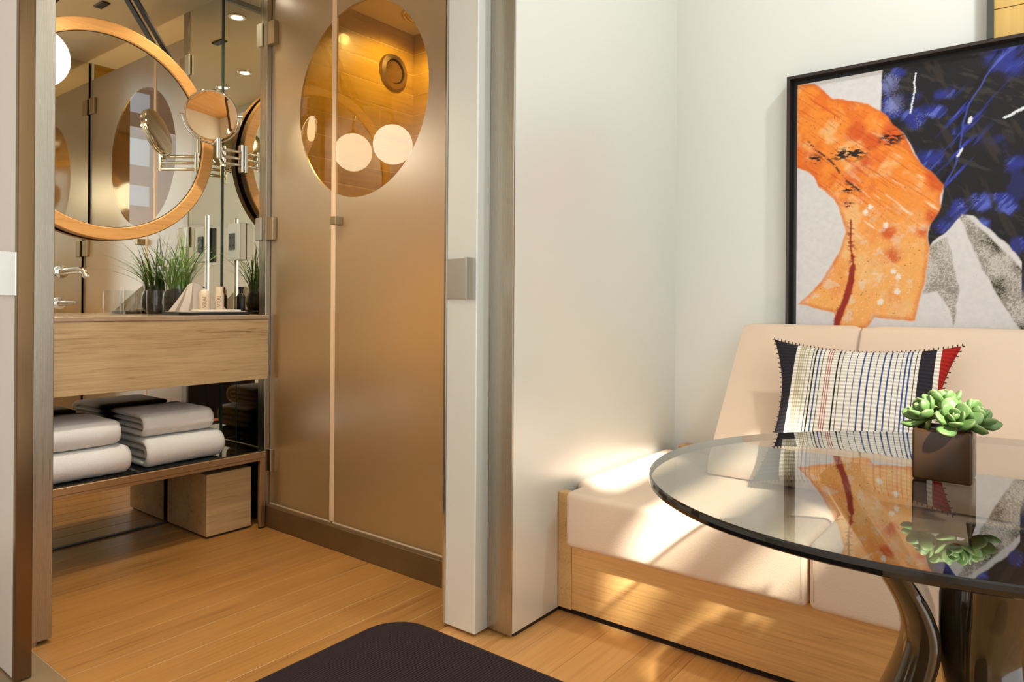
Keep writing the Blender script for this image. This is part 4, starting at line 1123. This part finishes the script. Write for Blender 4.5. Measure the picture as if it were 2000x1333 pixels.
# blue-black mass
dD = sdist(wx, wz, P_dark + []); right = (PX > -0.075)
m = sstep(0.003, -0.003, dD); m = np.maximum(m, right * sstep(1.02, 1.10, PZ + 0.1 * (big - 0.5)))
put(L3((24, 21, 26)), m)
put(L3((40, 36, 30)), m * sstep(0.5, 0.7, big) * 0.7)
dia0 = fbm(PX * 0.75 - PZ * 0.65, (PX * 0.65 + PZ * 0.75) * 0.15, 60, 441, 4)
put(L3((70, 66, 58)), m * sstep(0.60, 0.74, fbm(PX * 0.5 + PZ * 0.85, (PX - PZ) * 0.2, 55, 451)) * 0.45)
bl = np.zeros(PX.shape)
for (a, b), r in zip(P_blue, (0.05, 0.04, 0.04, 0.045, 0.035, 0.05, 0.035, 0.06, 0.05, 0.04, 0.04, 0.03, 0.03, 0.035, 0.03, 0.03, 0.03, 0.04, 0.04)):
    bl = np.maximum(bl, sstep(r, r * 0.2, np.hypot(PX - a, PZ - b) + 0.06 * (fbm(PX, PZ, 24, 191) - 0.5)))
put(L3((44, 54, 150)), m * bl * 0.8); put(L3((96, 112, 206)), m * bl * sstep(0.56, 0.68, dia0) * 0.8); put(L3((120, 130, 200)), m * bl * (fine > 0.72) * sstep(0.5, 0.62, mid) * 0.8)
put(L3((36, 44, 120)), m * sstep(0.60, 0.72, fbm(PX, PZ, 11, 211)) * 0.5)
for (a, b) in P_blue[:2]:
    put(L3((140, 146, 196)), m * sstep(0.035, 0.01, np.hypot((PX - a), (PZ - b) * 0.8) + 0.03 * (fine - 0.5)) * 0.7)
put(L3((70, 84, 176)), sstep(0.004, 0.001, ldist(wx, wz, P_arc)) * m * 0.8)
put(L3((10, 9, 11)), sstep(0.011, 0.004, ldist(wx + 0.012, wz, P_arc)) * m * 0.8)
dia = fbm(PX * 0.75 - PZ * 0.65, (PX * 0.65 + PZ * 0.75) * 0.08, 70, 341, 4)
put(L3((52, 64, 170)), m * sstep(0.60, 0.72, dia) * sstep(0.10, 0.0, np.abs(ldist(PX, PZ, P_arc))) * 0.9)
put(L3((62, 54, 44)), m * sstep(0.62, 0.75, fbm(PX * 0.9 + PZ * 0.4, (PZ - PX) * 0.15, 40, 351)) * 0.5)
put(L3((196, 206, 232)), m * sstep(0.74, 0.82, dia) * sstep(0.05, 0.0, ldist(PX, PZ, P_arc)) * 0.8)
put(L3((248, 214, 170)), sstep(0.030, 0.0, ldist(PX, PZ, [(-0.375, 1.40), (-0.392, 1.28), (-0.43, 1.22)])) * sstep(0.58, 0.70, dia) * 0.9)
img = img * (0.93 + 0.14 * fbm(PX, PZ, 90, 361, 4))[..., None]
# marks
put(L3((156, 44, 24)), sstep(0.010, 0.004, ldist(wx, wz, P_red[:4]) + 0.004 * (mid > 0.55)))
put(L3((156, 40, 22)), sstep(0.013, 0.006, ldist(wx, wz, P_red[3:]) + 0.008 * (mid - 0.5)))
scr = fbm(PX * 0.6 - PZ * 0.3, PZ * 1.6 + PX * 0.4, 95, 231, 4)
for (a, b), rr_ in zip(P_blk, (0.030, 0.040, 0.026, 0.026, 0.018, 0.034, 0.026)):
    dd = np.hypot((PX - a) * 0.62, PZ - b)
    put(L3((38, 26, 22)), sstep(rr_, rr_ * 0.3, dd) * sstep(0.50, 0.57, scr + 0.12 * sstep(rr_ * 0.5, 0, dd)))
put(L3((84, 36, 28)), sstep(0.007, 0.002, ldist(wx, wz, P_line) + 0.006 * (scr - 0.5)) * sstep(0.40, 0.52, scr))
put(L3((150, 44, 22)), sstep(0.020, 0.004, ldist(wx, wz, P_red)) * sstep(0.55, 0.66, scr) * 0.8)
for pts, w in ((P_white1, 0.004), (P_white2, 0.006), (P_white3, 0.008), (P_white4, 0.006)):
    put(L3((226, 232, 240)), sstep(w, w * 0.4, ldist(wx, wz, pts) + 0.004 * (fine - 0.4)))
for (a, b) in P_specks: put(L3((246, 232, 214)), sstep(0.012, 0.006, np.hypot(PX - a, PZ - b) + 0.01 * (fine - 0.5)))
put(L3((120, 116, 108)), (fine > 0.985) * (1 - m) * 0.5)

pn = thing('abstract_painting', 'large abstract painting of orange and blue-black sweeps in a dark frame above the bench', 'painting', (-0.17, 2.735, 0.765))
me = bpy.data.meshes.new('canvas')
vv = np.stack([PX, np.full(PX.shape, 2.735), PZ], -1).reshape(-1, 3); c0 = np.array([(CX0 + CX1) / 2, 2.735, CZ0]); vv = vv - c0
ii = (np.arange(NZ - 1)[:, None] * NX + np.arange(NX - 1)[None]).reshape(-1)
fc = np.stack([ii, ii + 1, ii + NX + 1, ii + NX], -1)
me.vertices.add(len(vv)); me.vertices.foreach_set('co', vv.astype('f').ravel())
me.loops.add(fc.size); me.loops.foreach_set('vertex_index', fc.astype('i').ravel())
me.polygons.add(len(fc)); me.polygons.foreach_set('loop_start', np.arange(0, fc.size, 4, dtype='i'))
at = me.color_attributes.new('paint', 'FLOAT_COLOR', 'POINT')
at.data.foreach_set('color', np.concatenate([img.reshape(-1, 3), np.ones((len(vv), 1))], 1).astype('f').ravel())
me.update(); me.validate()
m, nt, out = new('painted_canvas')
a_ = N(nt, 'VertexColor'); a_.layer_name = 'paint'
p = N(nt, 'BsdfPrincipled'); p.inputs['Roughness'].default_value = 0.55; p.inputs['Specular IOR Level'].default_value = 0.3
nt.links.new(a_.outputs['Color'], p.inputs['Base Color'])
g = N(nt, 'NewGeometry'); nz = N(nt, 'TexNoise', Scale=700.0); nt.links.new(g.outputs['Position'], nz.inputs['Vector'])
b = N(nt, 'Bump', Strength=0.15, Distance=0.001); nt.links.new(nz.outputs['Fac'], b.inputs['Height']); nt.links.new(b.outputs['Normal'], p.inputs['Normal'])
nt.links.new(p.outputs['BSDF'], out.inputs['Surface'])
me.materials.append(m)
o = bpy.data.objects.new('canvas', me); COL.objects.link(o); o.parent = pn; o.location = Vector(c0) - WL[pn.name]; WL['canvas'] = Vector(c0)
obj('canvas_block', bx(CX0, CX1, 2.7355, 2.752, CZ0, CZ1), M['black_frame'], pn)
fx0, fx1, fz0, fz1, ft_ = -0.797, 0.454, 0.766, 1.866, 0.011
obj('frame_rail', bx(fx0, fx1, 2.716, 2.766, fz1 - ft_, fz1), M['black_frame'], pn)
obj('frame_rail', bx(fx0, fx1, 2.716, 2.766, fz0, fz0 + ft_), M['black_frame'], pn)
obj('frame_rail', bx(fx0, fx0 + ft_, 2.716, 2.766, fz0 + ft_, fz1 - ft_), M['black_frame'], pn)
obj('frame_rail', bx(fx1 - ft_, fx1, 2.716, 2.766, fz0 + ft_, fz1 - ft_), M['black_frame'], pn)
obj('frame_floor', bx(fx0 + ft_, fx1 - ft_, 2.7535, 2.764, fz0 + ft_, fz1 - ft_), M['black'], pn)

up_ = thing('framed_panel', 'dark framed honey-wood panel partly hidden behind the top of the abstract painting', 'picture', (0.15, 2.765, 1.875))
ux0, ux1, uz0, uz1 = -0.172, 0.46, 1.870, 2.50
fr_ = plain('slate_frame', (70, 72, 66), 0.4)
obj('frame_rail', bx(ux0, ux0 + 0.019, 2.722, 2.768, uz0, uz1), fr_, up_)
obj('frame_rail', bx(ux1 - 0.019, ux1, 2.722, 2.768, uz0, uz1), fr_, up_)
obj('frame_rail', bx(ux0 + 0.019, ux1 - 0.019, 2.722, 2.768, uz1 - 0.019, uz1), fr_, up_)
obj('wood_face', bx(ux0 + 0.019, ux1 - 0.019, 2.745, 2.766, uz0, 1.966), M['honey_wood'], up_)
obj('wood_face', bx(ux0 + 0.019, ux1 - 0.019, 2.745, 2.766, 1.969, uz1 - 0.019), M['honey_wood'], up_)
obj('joint_line', bx(ux0 + 0.019, ux1 - 0.019, 2.750, 2.766, 1.966, 1.969), M['black'], up_)
